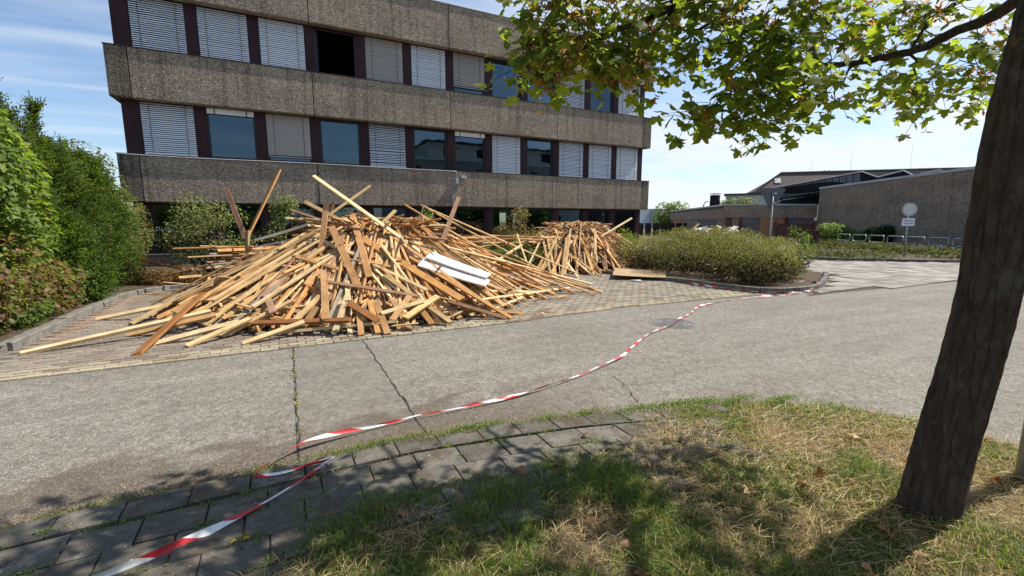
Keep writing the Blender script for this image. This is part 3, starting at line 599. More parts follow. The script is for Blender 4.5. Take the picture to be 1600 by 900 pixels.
for li, i in order:
    z0, z1 = LV[li]; a = XA + i * MOD; c = a + GW; k = BL[li][i]; f = .075
    fr = MB().box((a, YW + .03, z0), (a + f, YW + .13, z1 + .02)).box((c - f, YW + .03, z0), (c, YW + .13, z1 + .02)).box((a + f, YW + .03, z0), (c - f, YW + .13, z0 + .085)).box((a + f, YW + .03, z1 - .09), (c - f, YW + .13, z1 + .02))
    fr.box((a, YW - .04, z0 - .02), (c, YW + .04, z0 + .012))
    win = fr.build('window', MA['frame'], OB)
    if k == 'O':
        win['label'] = 'open window showing a dark empty room'
        MB().box((a + f + .02, YW + .14, z0 + .1), (a + f + .05, YW + 1.1, z1 - .1)).build('opened_sash', MA['frame'], win)
    else:
        MB().box((a + f - .01, YW + .085, z0 + .075), (c - f + .01, YW + .097, z1 - .08)).build('pane', MA['glass'], win)
    if k in 'WBL':
        top = z1 - .02; bot = z0 + (.30 if (li, i) in ((2, 6),) else .20 if (li, i) == (1, 2) else .06)
        sp = .066; n = int((top - bot) / sp); xm = (a + c) / 2; stuff = MB(); sl = slat_me[k][(i * 7 + li * 3) % 3]; bad = random.randint(3, n - 3)
        SV = [v.co.copy() for v in sl.vertices]; SF = [tuple(p.vertices) for p in sl.polygons]
        for j in range(n):
            z = top - (j + .5) * sp; dz = random.uniform(-.003, .003); ry = random.uniform(-.0015, .0015)
            if j == bad and i % 2: ry += random.uniform(-.012, .012)
            if k == 'L' and j > n * .55: ry += random.uniform(-.012, .012); dz += random.uniform(-.015, .015)
            Mx = Matrix.Translation((xm, YW - .0, z + dz)) @ Euler((random.uniform(-.04, .04), ry, 0)).to_matrix().to_4x4()
            if nsl < 300: link('blind_slat', sl, win, Mx); nsl += 1
            else: stuff.add([Mx @ p for p in SV], SF)
        if stuff.v: tag(stuff.build('blind_slats', sl.materials[0], win), kind='stuff')
        for q in (.17, .83): MB().box((a + GW*q - .006, YW - .045, bot), (a + GW*q + .006, YW - .039, z1 - .02)).build('blind_cord', MA['cord'], win)
        MB().box((a + .02, YW - .03, bot - .02), (c - .02, YW + .025, bot + .012)).build('bottom_rail', sl.materials[0], win)
    if k == 'S':
        MB().box((a + .04, YW - .035, z1 - .20), (c - .04, YW + .025, z1 - .02)).build('raised_blind', MA['slat'], win)
        for q in (a + .25, c - .28): MB().box((q, YW - .042, z1 - .2), (q + .03, YW - .036, z1 - .02)).build('blind_cord', MA['cord'], win)
# thin pipe along the lowest band, its box and small lamp
pp = [(X0 + .02 + t * (7.0 - X0), YB - .03, 3.735 - .02 * math.sin(t * 9.0) * (1 - t)) for t in np.linspace(0, 1, 40)]
MB().tube(pp + [(7.03, YB - .03, 3.72), (7.03, YB - .03, 3.42)], .016, 6).build('cable_conduit', MA['zinc'], OB, True)
MB().box((6.97, YB - .10, 3.18), (7.12, YB - .005, 3.42)).build('junction_box', MA['zinc'], OB)
lm = MB().box((7.22, YB - .16, 3.53), (7.46, YB - .005, 3.55)).box((7.24, YB - .15, 3.44), (7.34, YB - .02, 3.53)).box((7.36, YB - .15, 3.44), (7.45, YB - .02, 3.53)); lm.build('wall_lamp', MA['white_sheet'], OB)
MB().tube([(6.84, YB - .012, 3.6), (6.84, YB - .012, 2.3)], .012, 6).build('earth_wire', MA['zinc'], OB)
# faint pale lettering on the left ground floor panel, too small to read
lt = MB(); random.seed(3); x = -4.02
for wd in (.12, .05, .10, .05, .04, .07, .05):
    zz0 = 1.27; hh = random.choice((.07, .10, .12))
    lt.box((x, YW - .032, zz0), (x + .018, YW - .024, zz0 + hh)).box((x, YW - .032, zz0 - .012), (x + wd, YW - .024, zz0))
    if wd > .06: lt.box((x + wd - .018, YW - .032, zz0), (x + wd, YW - .024, zz0 + hh * .8)).box((x + .018, YW - .032, zz0 + hh - .018), (x + wd - .018, YW - .024, zz0 + hh))
    x += wd + .045
lt.build('lettering', MA['signwhite'], OB)

# ------------------------------------------------------------------ hall at the right
HB = thing('sawtooth_hall', 'brown aggregate concrete hall with glazed sawtooth roof lights behind the row of steel hoops', 'building', (33, 14, 0))
HR, HL = Vector((30.2, 9.0, 0)), Vector((36.7, 20.2, 0)); hd = (HL - HR).normalized(); hn = Vector((hd.y, -hd.x, 0))      # hn points away from the street
HR2 = HR - hd * 7
def hp(s, off, z): q = HR + hd * s + hn * off; return (q.x, q.y, z)
LH = (HL - HR).length
def ztop(s): return 4.12 + (3.98 - 4.12) * s / LH
ps = [-7, 1.9, LH * .46, LH]
for a, c in zip(ps, ps[1:]):
    a += .01; c -= .01; off = random.uniform(-.006, .006)
    MB().prism([hp(a, off, -.1), hp(c, off, -.1), hp(c, off, ztop(c)), hp(a, off, ztop(a))], hn * .3).build('concrete_panel', MA['agg_hall'], HB)
MB().prism([hp(-7, -.05, ztop(-7) + .004), hp(LH + .05, -.05, ztop(LH) + .004), hp(LH + .05, -.05, ztop(LH) + .14), hp(-7, -.05, ztop(-7) + .14)], hn * .42).build('coping', MA['zinc'], HB)
MB().prism([hp(-7, .32, ztop(-7) - .3), hp(LH, .32, ztop(LH) - .3), hp(LH, .32, ztop(LH) - .15), hp(-7, .32, ztop(-7) - .15)], hn * 16).build('roof', MA['roofing'], HB)
MB().prism([hp(LH - .01, .31, -.1), hp(LH - .01, 16, -.1), hp(LH - .01, 16, ztop(LH) - .02), hp(LH - .01, .31, ztop(LH) - .02)], hd * -.3).build('side_wall', MA['agg_hall'], HB)
# roof lights: wedge prisms with a glazed face of upright panels
def wedge(pts, dep, m='dark', nm='roof_light', par=None):
    v = [Vector(p) for p in pts]; return MB().prism(v, hn * dep).build(nm, MA[m], par or HB)
q = [Vector(p) for p in ((36.92, 24.66, 4.23), (37.32, 17.78, 5.08), (37.26, 17.66, 4.0), (37.4, 24.29, 3.3))]
rl1 = wedge(q, 3.5)
for k in range(15):
    f = lambda t, v: q[0].lerp(q[1], t).lerp(q[3].lerp(q[2], t), v) - hn * .06
    t0, t1 = (k + .08) / 15.2, (k + .92) / 15.2; MB().prism([f(t0, .9), f(t1, .9), f(t1, .1), f(t0, .1)], hn * .05).build('glazing_panel', MA['monitor'], rl1)
wedge([(37.32, 17.78, 5.06), (37.12, 16.16, 4.32), (37.12, 16.16, 3.6), (37.26, 17.66, 3.6)], 3.2, 'dark', 'roof_light_end')
MB().tube([q[0] - hn*.05, q[1] - hn*.05, Vector((37.12, 16.16, 4.34)) - hn*.05], .05, 4).build('roof_edge', MA['zinc'], rl1)
for pts in (((35.87, 16.15, 4.48), (36.22, 14.89, 4.82), (35.94, 14.04, 4.31)), ((36.83, 14.53, 4.55), (36.34, 13.1, 4.69), (36.07, 12.62, 4.42))):
    p_ = [Vector(p) for p in pts]; r2 = wedge(p_ + [p_[2] - Vector((0, 0, .6)), p_[0] - Vector((0, 0, .6))], 3.0)
    MB().tube([v - hn*.04 for v in p_], .045, 4).build('roof_edge', MA['zinc'], r2)
wedge([(36.67, 23.45, 3.01), (37.06, 23.29, 3.27), (38.56, 21.44, 3.63), (38.51, 21.34, 2.87)], 1.5, 'dark', 'lower_glazing')
MB().tube([(36.98, 23.2, 3.30), (38.5, 21.36, 3.66)], .05, 4).build('roof_edge', MA['zinc'], HB)

# low flat annex with boarded openings
AX = thing('flat_annex', 'low flat roofed annex with boarded openings left of the sawtooth hall', 'building', (33, 24, 0))
AR, AM, AL = Vector((37.3, 20.6, 0)), Vector((31.0, 23.9, 0)), Vector((46.6, 44.4, 0))
ad = (AM - AR).normalized(); an_ = Vector((ad.y, -ad.x, 0))
if an_.y < 0: an_ = -an_
LA = (AM - AR).length
def ap(s, off, z): q = AR + ad * s + an_ * off; return (q.x, q.y, z)
for a, c in ((0, 2.4), (2.42, 4.9), (4.92, LA)): MB().prism([ap(a, 0, 1.86), ap(c, 0, 1.86), ap(c, 0, 2.78), ap(a, 0, 2.78)], an_ * .3).build('fascia_panel', MA['agg_hall'], AX)
MB().prism([ap(-.05, -.06, 2.784), ap(LA + .06, -.06, 2.784), ap(LA + .06, -.06, 2.90), ap(-.05, -.06, 2.90)], an_ * .5).build('coping', MA['zinc'], AX)
for a, c, m, nm in ((.1, 2.05, 'greyboard', 'boarded_opening'), (2.35, 4.3, 'board', 'boarded_opening'), (4.36, 5.7, 'greyboard', 'boarded_opening'), (5.75, 6.5, 'agg_hall', 'wall')):
    o = MB().prism([ap(a, .12, 0), ap(c, .12, 0), ap(c, .12, 1.85), ap(a, .12, 1.85)], an_ * .1).build(nm, MA[m], AX)
    if m == 'board': o['label'] = 'opening closed with orange plywood'
for a in (2.1, 5.71, 6.55): MB().prism([ap(a, .05, 0), ap(a + .2, .05, 0), ap(a + .2, .05, 1.855), ap(a, .05, 1.855)], an_ * .2).build('post', MA['rust'], AX)
sd_ = (AL - AM).normalized(); sn = Vector((sd_.y, -sd_.x, 0)); LS = (AL - AM).length
def sp_(s, off, z): q = AM + sd_ * s + sn * off; return (q.x, q.y, z)
for a, c in ((.32, 7), (7.03, 15), (15.03, LS)): MB().prism([sp_(a, 0, 1.75), sp_(c, 0, 1.75), sp_(c, 0, 2.78), sp_(a, 0, 2.78)], sn * .3).build('fascia_panel', MA['agg_hall'], AX)
MB().prism([sp_(.4, -.06, 2.784), sp_(LS, -.06, 2.784), sp_(LS, -.06, 2.90), sp_(.4, -.06, 2.90)], sn * .5).build('coping', MA['zinc'], AX)
for a, c, m in ((.5, 3, 'agg_hall'), (3.2, 9, 'greyboard'), (9.3, 18, 'agg_hall'), (18.4, 24, 'board'), (24.3, LS, 'greyboard')): MB().prism([sp_(a, .12, 0), sp_(c, .12, 0), sp_(c, .12, 1.745), sp_(a, .12, 1.745)], sn * .1).build('wall_section', MA[m], AX)
MB().prism([tuple(AR + an_*.35) [:2] + (2.6,), tuple(AM + an_*.35)[:2] + (2.6,), tuple(AL)[:2] + (2.6,), (52, 40, 2.6)], (0, 0, .12)).build('roof', MA['roofing'], AX)
ch = MB().tube([(34.7, 27.9, 2.7), (34.7, 27.9, 3.85)], .42, 12).build('chimney', MA['dark'], AX, True)
MB().tube([(34.7, 27.9, 3.95), (34.7, 27.9, 3.99)], .5, 12).bar((34.5, 27.9, 3.85), (34.5, 27.9, 3.95), .02).bar((34.9, 27.9, 3.85), (34.9, 27.9, 3.95), .02).build('chimney_cowl', MA['steel'], ch)

# hipped tiled roof beyond
TB = thing('tiled_roof_building', 'larger building with brown hipped tile roof behind the hall', 'building', (64, 32, 0))
e = [Vector(q) for q in ((57.2, 39.5, 5.6), (74.5, 18.4, 5.6), (80, 24, 5.6), (62.5, 45, 5.6))]; r0, r1 = Vector((61.2, 38.9, 7.95)), Vector((74.6, 23.2, 7.75))
MB().add(e + [r0, r1] + [q - Vector((0, 0, .25)) for q in e], [(0, 1, 5, 4), (1, 2, 5), (2, 3, 4, 5), (3, 0, 4), (6, 7, 1, 0), (7, 8, 2, 1), (8, 9, 3, 2), (9, 6, 0, 3), (9, 8, 7, 6)]).build('roof', MA['tile'], TB)
MB().tube([e[0] + Vector((0, 0, .1)), r0 + Vector((0, 0, .1)), r1 + Vector((0, 0, .1))], .13, 5).build('ridge_tiles', MA['tile'], TB)
ww = [q.lerp(sum(e, Vector()) / 4, .04) for q in e]
MB().add([(q.x, q.y, 0) for q in ww] + [(q.x, q.y, 5.36) for q in ww], [(0, 1, 5, 4), (1, 2, 6, 5), (2, 3, 7, 6), (3, 0, 4, 7)]).build('wall', MA['render'], TB)
for x, y, z in ((67.6, 36.9, 8.5), (67.6, 36.3, 8.45), (67.57, 35.7, 8.3), (67.56, 35.15, 8.25)): MB().tube([(x, y, 7.2), (x, y, z)], .13, 8).build('vent_pipe', MA['zinc'], TB)
for x, y, z in ((66.2, 33.0, 10.6), (70.2, 28.3, 11.2), (63.4, 36.3, 9.6)): MB().bar((x, y, 7.5), (x, y, z), .018, .008, 4).build('antenna', MA['steel'], TB)
q = e[0].lerp(r0, .75); nrm = (e[1]-e[0]).cross(r0-e[0]).normalized()
cpt = e[0].lerp(e[1], .07).lerp(r0, .55); uu = (e[1]-e[0]).normalized(); vv = nrm.cross(uu)
MB().prism([cpt - uu*.35 - vv*.5, cpt + uu*.35 - vv*.5, cpt + uu*.35 + vv*.5, cpt - uu*.35 + vv*.5], nrm * .08).build('skylight', MA['zinc'], TB)
MB().tube([(64.0, 40.2, 7.0), (64.0, 40.2, 8.25)], .42, 10).build('ventilator', MA['dark'], TB, True)
# plain grey block in front of it, far pale shed and dark fence seen past the corner
GB = thing('grey_block', 'small pale grey block with flat roof between annex roof and tiled roof', 'building', (50, 34, 0))
MB().box((-4, -3, 0), (4, 3, 4.6), rot=Euler((0, 0, R(-55))).to_matrix(), piv=Vector((0, 0, 0))).build('walls', MA['render'], GB).matrix_basis = Matrix.Translation((52.6, 35.4, 0))
MB().box((-4.2, -3.2, 4.6), (4.2, 3.2, 4.8), rot=Euler((0, 0, R(-55))).to_matrix(), piv=Vector((0, 0, 0))).build('roof', MA['roofing'], GB).matrix_basis = Matrix.Translation((52.6, 35.4, 0))
FS = thing('far_shed', 'pale blue grey industrial shed in the distance past the office corner', 'building', (68, 72, 0))
for k in range(9): MB().box((52 + k * 3.5, 82 - k * 1.4, 0), (55.42 + k * 3.5, 96 - k * 1.4, 4.2)).build('wall_panel', MA['far'], FS)
MB().box((54, 84, 4.2), (82, 90, 4.5)).build('roof', MA['zinc'], FS)
DF = thing('dark_fence', 'dark close boarded fence between the office corner and the annex', 'fence', (33, 37, 0))
for k in range(14): MB().box((30.0 + k * .9, 38.6 - k * .25, 0), (30.87 + k * .9, 38.66 - k * .25, 1.35)).build('fence_board', MA['dark'] if k % 5 else MA['frame'], DF)
# pale house across the street behind the camera, seen mirrored in the panes
RH = thing('street_house', 'pale three storey house across the street, mirrored in the office windows', 'building', (29, -24, 0))
MB().box((14, -32, 0), (44, -22, 9.8)).build('wall', MA['render'], RH)
MB().box((13.6, -32.4, 9.8), (44.4, -21.6, 10.1)).build('cornice', MA['white_sheet'], RH)
MB().box((19, -31, 10.1), (42, -23.2, 12.3)).build('dormer', MA['render'], RH); MB().box((18.6, -31.2, 12.3), (42.4, -22.9, 12.6)).build('roof', MA['roofing'], RH)
for x in (17, 21.5, 26, 30.5, 35, 39.5):
    for z in (1.0, 4.2, 7.4): MB().box((x - .6, -22.02, z), (x + .6, -21.95, z + 1.5)).build('window', MA['dark'], RH)
for x in (22, 27, 33, 38): MB().box((x - .8, -23.22, 10.7), (x + .8, -23.15, 11.9)).build('window', MA['dark'], RH)

# ------------------------------------------------------------------ timber heaps: the 300 planks that show largest are things, the rest one mass
random.seed(21)
WOOD = {'pale': (.66, .51, .29), 'straw': (.60, .41, .20), 'tan': (.51, .305, .14), 'tan2': (.48, .265, .11), 'orange': (.36, .155, .055), 'orange2': (.53, .27, .095), 'pinkbrown': (.40, .235, .15), 'brown': (.22, .125, .07), 'grey': (.26, .215, .165)}
CN = {'pale': 'pale yellow', 'straw': 'straw coloured', 'tan': 'tan', 'tan2': 'light brown', 'orange': 'dark orange', 'orange2': 'orange brown', 'pinkbrown': 'pinkish brown', 'brown': 'dull brown', 'grey': 'greyed'}
C1, C2 = (2.05, 10.2, 1.60), (9.6, 13.6, 1.5)
def h1(x, y):
    dx, dy = x - C1[0], y - C1[1]; Rr = 3.60 + .45 * math.cos(math.atan2(dy, dx) + 2.6)
    r = math.hypot(dx / (1.14 if dx < 0 else 1.0), dy if dy < 0 else dy * 1.3); return C1[2] * min(1, 1.25 * max(0, 1 - r / Rr) ** 1.28)
def h2(x, y):
    r = math.hypot((x - C2[0]) * 1.02, y - C2[1]); return C2[2] * min(1, 1.25 * max(0, 1 - r / 3.5) ** 1.2)
def hs(x, y): return max(h1(x, y), h2(x, y), 0)
def plank_mesh(k):
    rs = random.Random(k); n = 5; vs = []; bow = rs.uniform(-.012, .012); tw = rs.uniform(-.12, .12); sd = rs.uniform(-.010, .010)
    for i in range(n + 1):
        x = -.5 + i / n; a = tw * x; c, s_ = math.cos(a), math.sin(a)
        sk = rs.uniform(-.012, .012) if i in (0, n) else 0
        for j, (y, z) in enumerate(((-.5, -.5), (.5, -.5), (.5, .5), (-.5, .5))):
            xx = x + (sk * (1 if y > 0 else -1)) + (rs.uniform(-.018, .018) if i in (0, n) and k % 2 == 0 else 0)
            vs.append((xx, y * c - z * s_ * .4, y * s_ * .8 + z * c + 0))
        for q in range(4): x_, y_, z_ = vs[-4 + q]; vs[-4 + q] = (x_, y_ + sd * 12 * (x*x - .25), z_ + bow * 40 * (x*x - .25))
    fs = [(4*i+j, 4*i+(j+1)%4, 4*i+4+(j+1)%4, 4*i+4+j) for i in range(n) for j in range(4)] + [(3, 2, 1, 0), (4*n, 4*n+1, 4*n+2, 4*n+3)]
    return MB().add(vs, fs).mesh('plank', MA['wood'])
PM = [plank_mesh(k) for k in range(14)]
def frame(a, b, roll, up=Vector((0, 0, 1))):
    a, b = Vector(a), Vector(b); x = (b - a).normalized(); z = (up - x * up.dot(x))
    z = z.normalized() if z.length > .05 else Vector((0, -1, 0)); y = z.cross(x); q = Matrix((x, y, z)).transposed()
    return (a + b) / 2, q @ Matrix.Rotation(roll, 3, 'X'), (b - a).length
def plank(a, b, wd, th, key, label, group=None, roll=0.0, up=Vector((0, 0, 1)), name='plank'):
    mid, rot, L = frame(a, b, roll, up)
    o = link(name, random.choice(PM)); o.matrix_basis = Matrix.Translation(mid) @ rot.to_4x4() @ Matrix.Diagonal((L, wd, th, 1))
    t = random.uniform(.70, 1.15); c = WOOD[key]; o.color = (c[0] * t * random.uniform(.96, 1.04), c[1] * t, c[2] * t * random.uniform(.92, 1.05), 1)
    return tag(o, label, 'plank', group)
npl = 0
SECT = {}
def sector(big, x, y):
    c = C1 if big else C2; dx, dy = x - c[0], y - c[1]; r = math.hypot(dx, dy)
    if r < 1.1: s_ = 'around the top'
    elif dx < -abs(dy) * .75: s_ = 'on the left flank'
    elif dx > abs(dy) * .75: s_ = 'on the right flank'
    else: s_ = 'on the front slope'
    return s_ + (' of the large heap' if big else ' of the smaller heap')
for a, b, wd, th, key, lab in HERO:
    m_ = ((a[0]+b[0])/2, (a[1]+b[1])/2); big = math.hypot(m_[0]-C1[0], m_[1]-C1[1]) < math.hypot(m_[0]-C2[0], m_[1]-C2[1]) + 1.5
    up = Vector((0, 0, 1)) + (Vector((m_[0], m_[1], 0)) - Vector((C1 if big else C2)[:2] + (0,))).normalized() * .3 + Vector((-.1, -.35, 0))
    sct = sector(big, *m_); g_ = None
    if not lab: lab = f'{CN[key]} loose plank {sct}'; g_ = f'{CN[key]} planks {sct}'
    plank(a, b, wd, th, key, lab, g_, random.uniform(-.12, .12), up); npl += 1
for k in range(26):                                               # long thin laths fanning out over the right flank
    y0 = random.uniform(9.6, 11.6); a = Vector((random.uniform(2.4, 4.0), y0, random.uniform(1.1, 1.62))); q = Vector((random.uniform(4.3, 6.4), random.uniform(7.6, 9.9), 0)); q.z = max(.02, h1(q.x, q.y)) + .02
    key = random.choice(('pale', 'straw', 'straw', 'tan', 'orange2')); a.z = min(a.z, h1(a.x, a.y) + .35) + .08
    plank(a, q, random.uniform(.035, .06), random.uniform(.02, .032), key, f'long thin {CN[key]} lath fanning out over the right flank of the large heap', f'long thin {CN[key]} laths on the right flank', random.uniform(-.3, .3), Vector((-.1, -.3, 1))); npl += 1
for k in range(22):                                               # laths slid off the smaller heap towards the parking bay
    a = Vector((random.uniform(7.6, 9.2), random.uniform(12.2, 13.6), random.uniform(.9, 1.45))); q = Vector((random.uniform(5.9, 8.6), random.uniform(10.1, 11.6), .03))
    key = random.choice(('pale', 'straw', 'straw', 'tan', 'orange2')); a.z = min(a.z, h2(a.x, a.y) + .45)
    plank(a, q, random.uniform(.04, .075), random.uniform(.024, .034), key, f'long {CN[key]} lath slid off the left flank of the smaller heap', f'long {CN[key]} laths off the smaller heap', random.uniform(-.3, .3), Vector((-.2, -.4, 1))); npl += 1
keys = ['pale'] * 5 + ['straw'] * 7 + ['tan'] * 6 + ['tan2'] * 4 + ['orange2'] * 5 + ['orange'] * 1 + ['pinkbrown'] * 1 + ['brown'] * 2 + ['grey'] * 3
def random_plank(big, visible, lift):
    c, hh, Rr = (C1, h1, 4.35) if big else (C2, h2, 3.5)
    ph = R(random.uniform(172, 368)) if visible else R(random.uniform(0, 360))
    if random.random() < .18: ph = random.gauss(R(268), R(22))
    L = random.choice((1.5, 1.9, 2.3, 2.6, 3.0, 3.4) if visible else (1.1, 1.5, 1.8, 2.2, 2.7)) * random.uniform(.85, 1.15)
    if big: Rr = 3.60 + .45 * math.cos(ph + 2.6) + .05
    r = Rr * math.sqrt(random.uniform(.10, 1.0)) * (1.0 if visible else .94)
    cross = random.random() < (.09 if visible else .2)
    p = Vector((c[0] + r * math.cos(ph) * (1.1 if big and math.cos(ph) < 0 else 1), c[1] + r * math.sin(ph)))
    an = ph + math.pi + (random.gauss(0, R(10)) if not cross else random.uniform(-1.4, 1.4))
    if cross: L *= .7
    q = p + Vector((math.cos(an), math.sin(an))) * L * .93
    za, zb = hh(*p), hh(*q); 
    if not big and (q.y > 17.6 or p.y > 17.6): return None
    la, lb = lift * min(1, .12 + za * 1.6), lift * min(1, .12 + zb * 1.6)
    a = Vector((p.x, p.y, max(.022, za + la))); b = Vector((q.x, q.y, max(.022, zb + lb * 1.1 + .01)))
    if cross: b.z += random.uniform(-.02, .10)
    mx = (p + q) / 2; zm = hh(*mx); sag = zm + lift * .6 - (a.z + b.z) / 2      # lie on the highest point under the middle
    if sag > 0: a.z += sag * .5; b.z += sag
    if a.z > c[2] + .06: a.z = c[2] + random.uniform(-.05, .06)
    if b.z > c[2] + .06: b.z = c[2] + random.uniform(-.05, .06)
    return a, b
CO = Vector((0, 0, 1.6))
while npl < 300:
    big = random.random() < .78
    rp = random_plank(big, True, random.uniform(.07, .19))
    if rp is None: continue
    a, b = rp; key = random.choice(keys); wd = random.choice((.028, .032, .036, .04, .044, .05, .055, .062, .075, .085)); th = random.choice((.024, .028, .034))
    if wd < .07: th = random.choice((.03, .04))
    c = C1 if big else C2; mid = (a + b) / 2; up = Vector((0, 0, 1)) + Vector((mid.x - c[0], mid.y - c[1], 0)).normalized() * .38
    sct = sector(big, mid.x, mid.y)
    sz = 'broad' if wd >= .08 else 'narrow' if wd >= .05 else 'thin'; ln = (b - a).length; ls = 'long' if ln > 2.3 else 'short' if ln < 1.4 else 'medium length'
    hh_ = 'upper' if mid.z > .75 else 'lower'; kd = f'{ls} {sz} {CN[key]} plank {sct.replace("on the", "on the " + hh_)}'
    plank(a, b, wd, th, key, kd, kd.replace(' plank', ' planks', 1), random.gauss(0, .3), up); npl += 1
hm = {True: MB(), False: MB()}
def add_plank(mb, a, b, wd, th, key, roll, up):
    mid, rot, L = frame(a, b, roll, up); t = random.uniform(.72, 1.12); c = tuple(x * t for x in WOOD[key]); vs = []
    for x in (-.5, .5):
        for y, z in ((-.5, -.5), (.5, -.5), (.5, .5), (-.5, .5)): vs.append(mid + rot @ Vector((x * L, y * wd, z * th)))
    mb.add(vs, [(0,1,2,3), (7,6,5,4), (0,4,5,1), (1,5,6,2), (2,6,7,3), (3,7,4,0)], c)
for n_, big in ((1700, True), (750, False)):
    k = 0
    while k < n_:
        rp = random_plank(big, False, random.uniform(-.22, .13))
        if rp is None: continue
        a, b = rp; c = C1 if big else C2; mid = (a + b) / 2
        add_plank(hm[big], a, b, random.choice((.035, .045, .055, .07, .085)), random.choice((.024, .03)), random.choice(keys), random.gauss(0, .6), Vector((0, 0, 1)) + Vector((mid.x - c[0], mid.y - c[1], 0)).normalized() * .38); k += 1
# debris lying level across the hedge between the heaps and behind the large one
for k in range(240):
    y = random.uniform(12.6, 15.2); x = random.uniform(3.4, 9.0); L = random.uniform(.8, 2.8); an = random.gauss(0, .28); z = random.uniform(.70, 1.08)
    add_plank(hm[False], Vector((x - L/2*math.cos(an), y - L/2*math.sin(an), z + random.uniform(-.06, .06))), Vector((x + L/2*math.cos(an), y + L/2*math.sin(an), z + random.uniform(-.06, .06))), random.choice((.05, .07, .09)), .026, random.choice(keys), random.gauss(0, .4), Vector((0, 0, 1)))
for k in range(130):
    y = random.uniform(11.2, 13.4); x = random.uniform(-.9, 3.6); L = random.uniform(.8, 2.6); an = random.gauss(.1, .3); z = random.uniform(.35, 1.0) + max(0, .45 - abs(x - 2.6) * .3)
    add_plank(hm[True], Vector((x - L/2*math.cos(an), y - L/2*math.sin(an), z + random.uniform(-.06, .06))), Vector((x + L/2*math.cos(an), y + L/2*math.sin(an), z + random.uniform(-.06, .06))), random.choice((.05, .07, .09)), .026, random.choice(keys), random.gauss(0, .4), Vector((0, 0, 1)))
# splinters and short offcuts strewn over the heaps and the paving in front
for k in range(260):
    ph = R(random.uniform(180, 365)); r = random.uniform(.3, 4.4); x, y = C1[0] + r * math.cos(ph), C1[1] + r * math.sin(ph); z = max(.02, h1(x, y) + random.uniform(.02, .14)) if r < 3.9 else .02
    L = random.uniform(.12, .5) if r < 3.9 else random.uniform(.05, .25); an = random.uniform(0, 6.28)
    if y < 6.4: continue
    add_plank(hm[True], Vector((x, y, z)), Vector((x + L*math.cos(an), y + L*math.sin(an), z + (random.uniform(-.05, .08) if r < 3.9 else 0))), random.uniform(.015, .06), .016, random.choice(keys), 0, Vector((0, 0, 1)))
tag(hm[True].build('timber_heap', MA['wood_stuff']), 'tangled mass of loose timber filling the inside of the large heap', 'timber heap', kind='stuff')
tag(hm[False].build('timber_heap', MA['wood_stuff']), 'loose timber filling the smaller heap on the right and strewn over the hedge', 'timber heap', kind='stuff')

# white boards, cardboard, small rubbish
def board(name, label, cat, pts, th, m, group=None):
    p = [Vector(q) for q in pts]; nrm = (p[1]-p[0]).cross(p[3]-p[0]).normalized()
    if nrm.z < 0: nrm = -nrm
    b = MB(); n = 6; vs = []
    for i in range(n + 1):
        t = i / n; e0, e1 = p[0].lerp(p[1], t), p[3].lerp(p[2], t); bow = nrm * (-.012 * math.sin(math.pi * t))
        vs += [e0 + bow, e1 + bow, e0 + bow + nrm * th, e1 + bow + nrm * th]
    fs = []
    for i in range(n):
        o = 4*i
        fs += [(o, o+1, o+5, o+4), (o+2, o+6, o+7, o+3), (o, o+4, o+6, o+2), (o+1, o+3, o+7, o+5)]
    fs += [(0, 2, 3, 1), (4*n, 4*n+1, 4*n+3, 4*n+2)]
    b.add(vs, fs); return tag(b.build(name, MA[m]), label, cat, group)
board('white_board', 'wider and lower of two white panels on the right slope of the large heap', 'panel', [(2.13, 7.82, .80), (3.22, 7.32, .42), (3.45, 7.62, .47), (2.33, 8.06, .90)], .03, 'white_sheet')
board('white_board', 'narrower white panel behind the wide white panel on the large heap', 'panel', [(2.32, 7.97, .93), (3.36, 7.57, .54), (3.56, 7.81, .57), (2.52, 8.18, 1.0)], .03, 'white_sheet')
board('white_board', 'white strip lying at the upper left back of the large heap', 'panel', [(-.50, 11.3, 1.18), (.55, 10.8, 1.52), (.58, 10.95, 1.50), (-.46, 11.45, 1.16)], .03, 'white_sheet')
board('white_board', 'greyish white strip under the white strip at the upper left back of the large heap', 'panel', [(-.55, 11.0, 1.02), (.40, 10.5, 1.26), (.44, 10.66, 1.26), (-.5, 11.16, 1.02)], .03, 'signwhite')
board('hardboard_sheet', 'brown hardboard sheet lying bent on the paving at the foot of the smaller heap', 'sheet', [(7.95, 9.5, .14), (9.05, 8.65, .10), (10.0, 9.55, .16), (8.9, 10.5, .2)], .012, 'card')
rl = MB().tube([(8.13, 8.97, .035), (8.33, 8.80, .035)], .035, 10); tag(rl.build('cardboard_tube', MA['signwhite'], None, True), 'small white tube lying on the paving in front of the hardboard sheet', 'tube')
cr = MB(); P0 = Vector((2.95, 10.2, 1.62))
for k, (a, b) in enumerate((((-.16, -.1, 0), (.16, .1, .03)), ((-.16, -.1, 0), (-.13, -.1, .3)), ((.13, -.1, 0), (.16, -.1, .3)), ((-.16, -.1, .27), (.16, -.07, .3)))): cr.box(Vector(a), Vector(b), rot=Euler((-.3, .5, .3)).to_matrix(), piv=Vector((0, 0, 0)))
o = cr.build('drawer_box', MA['card']); o.location = P0; tag(o, 'broken open wooden box on the ridge of the large heap', 'box')

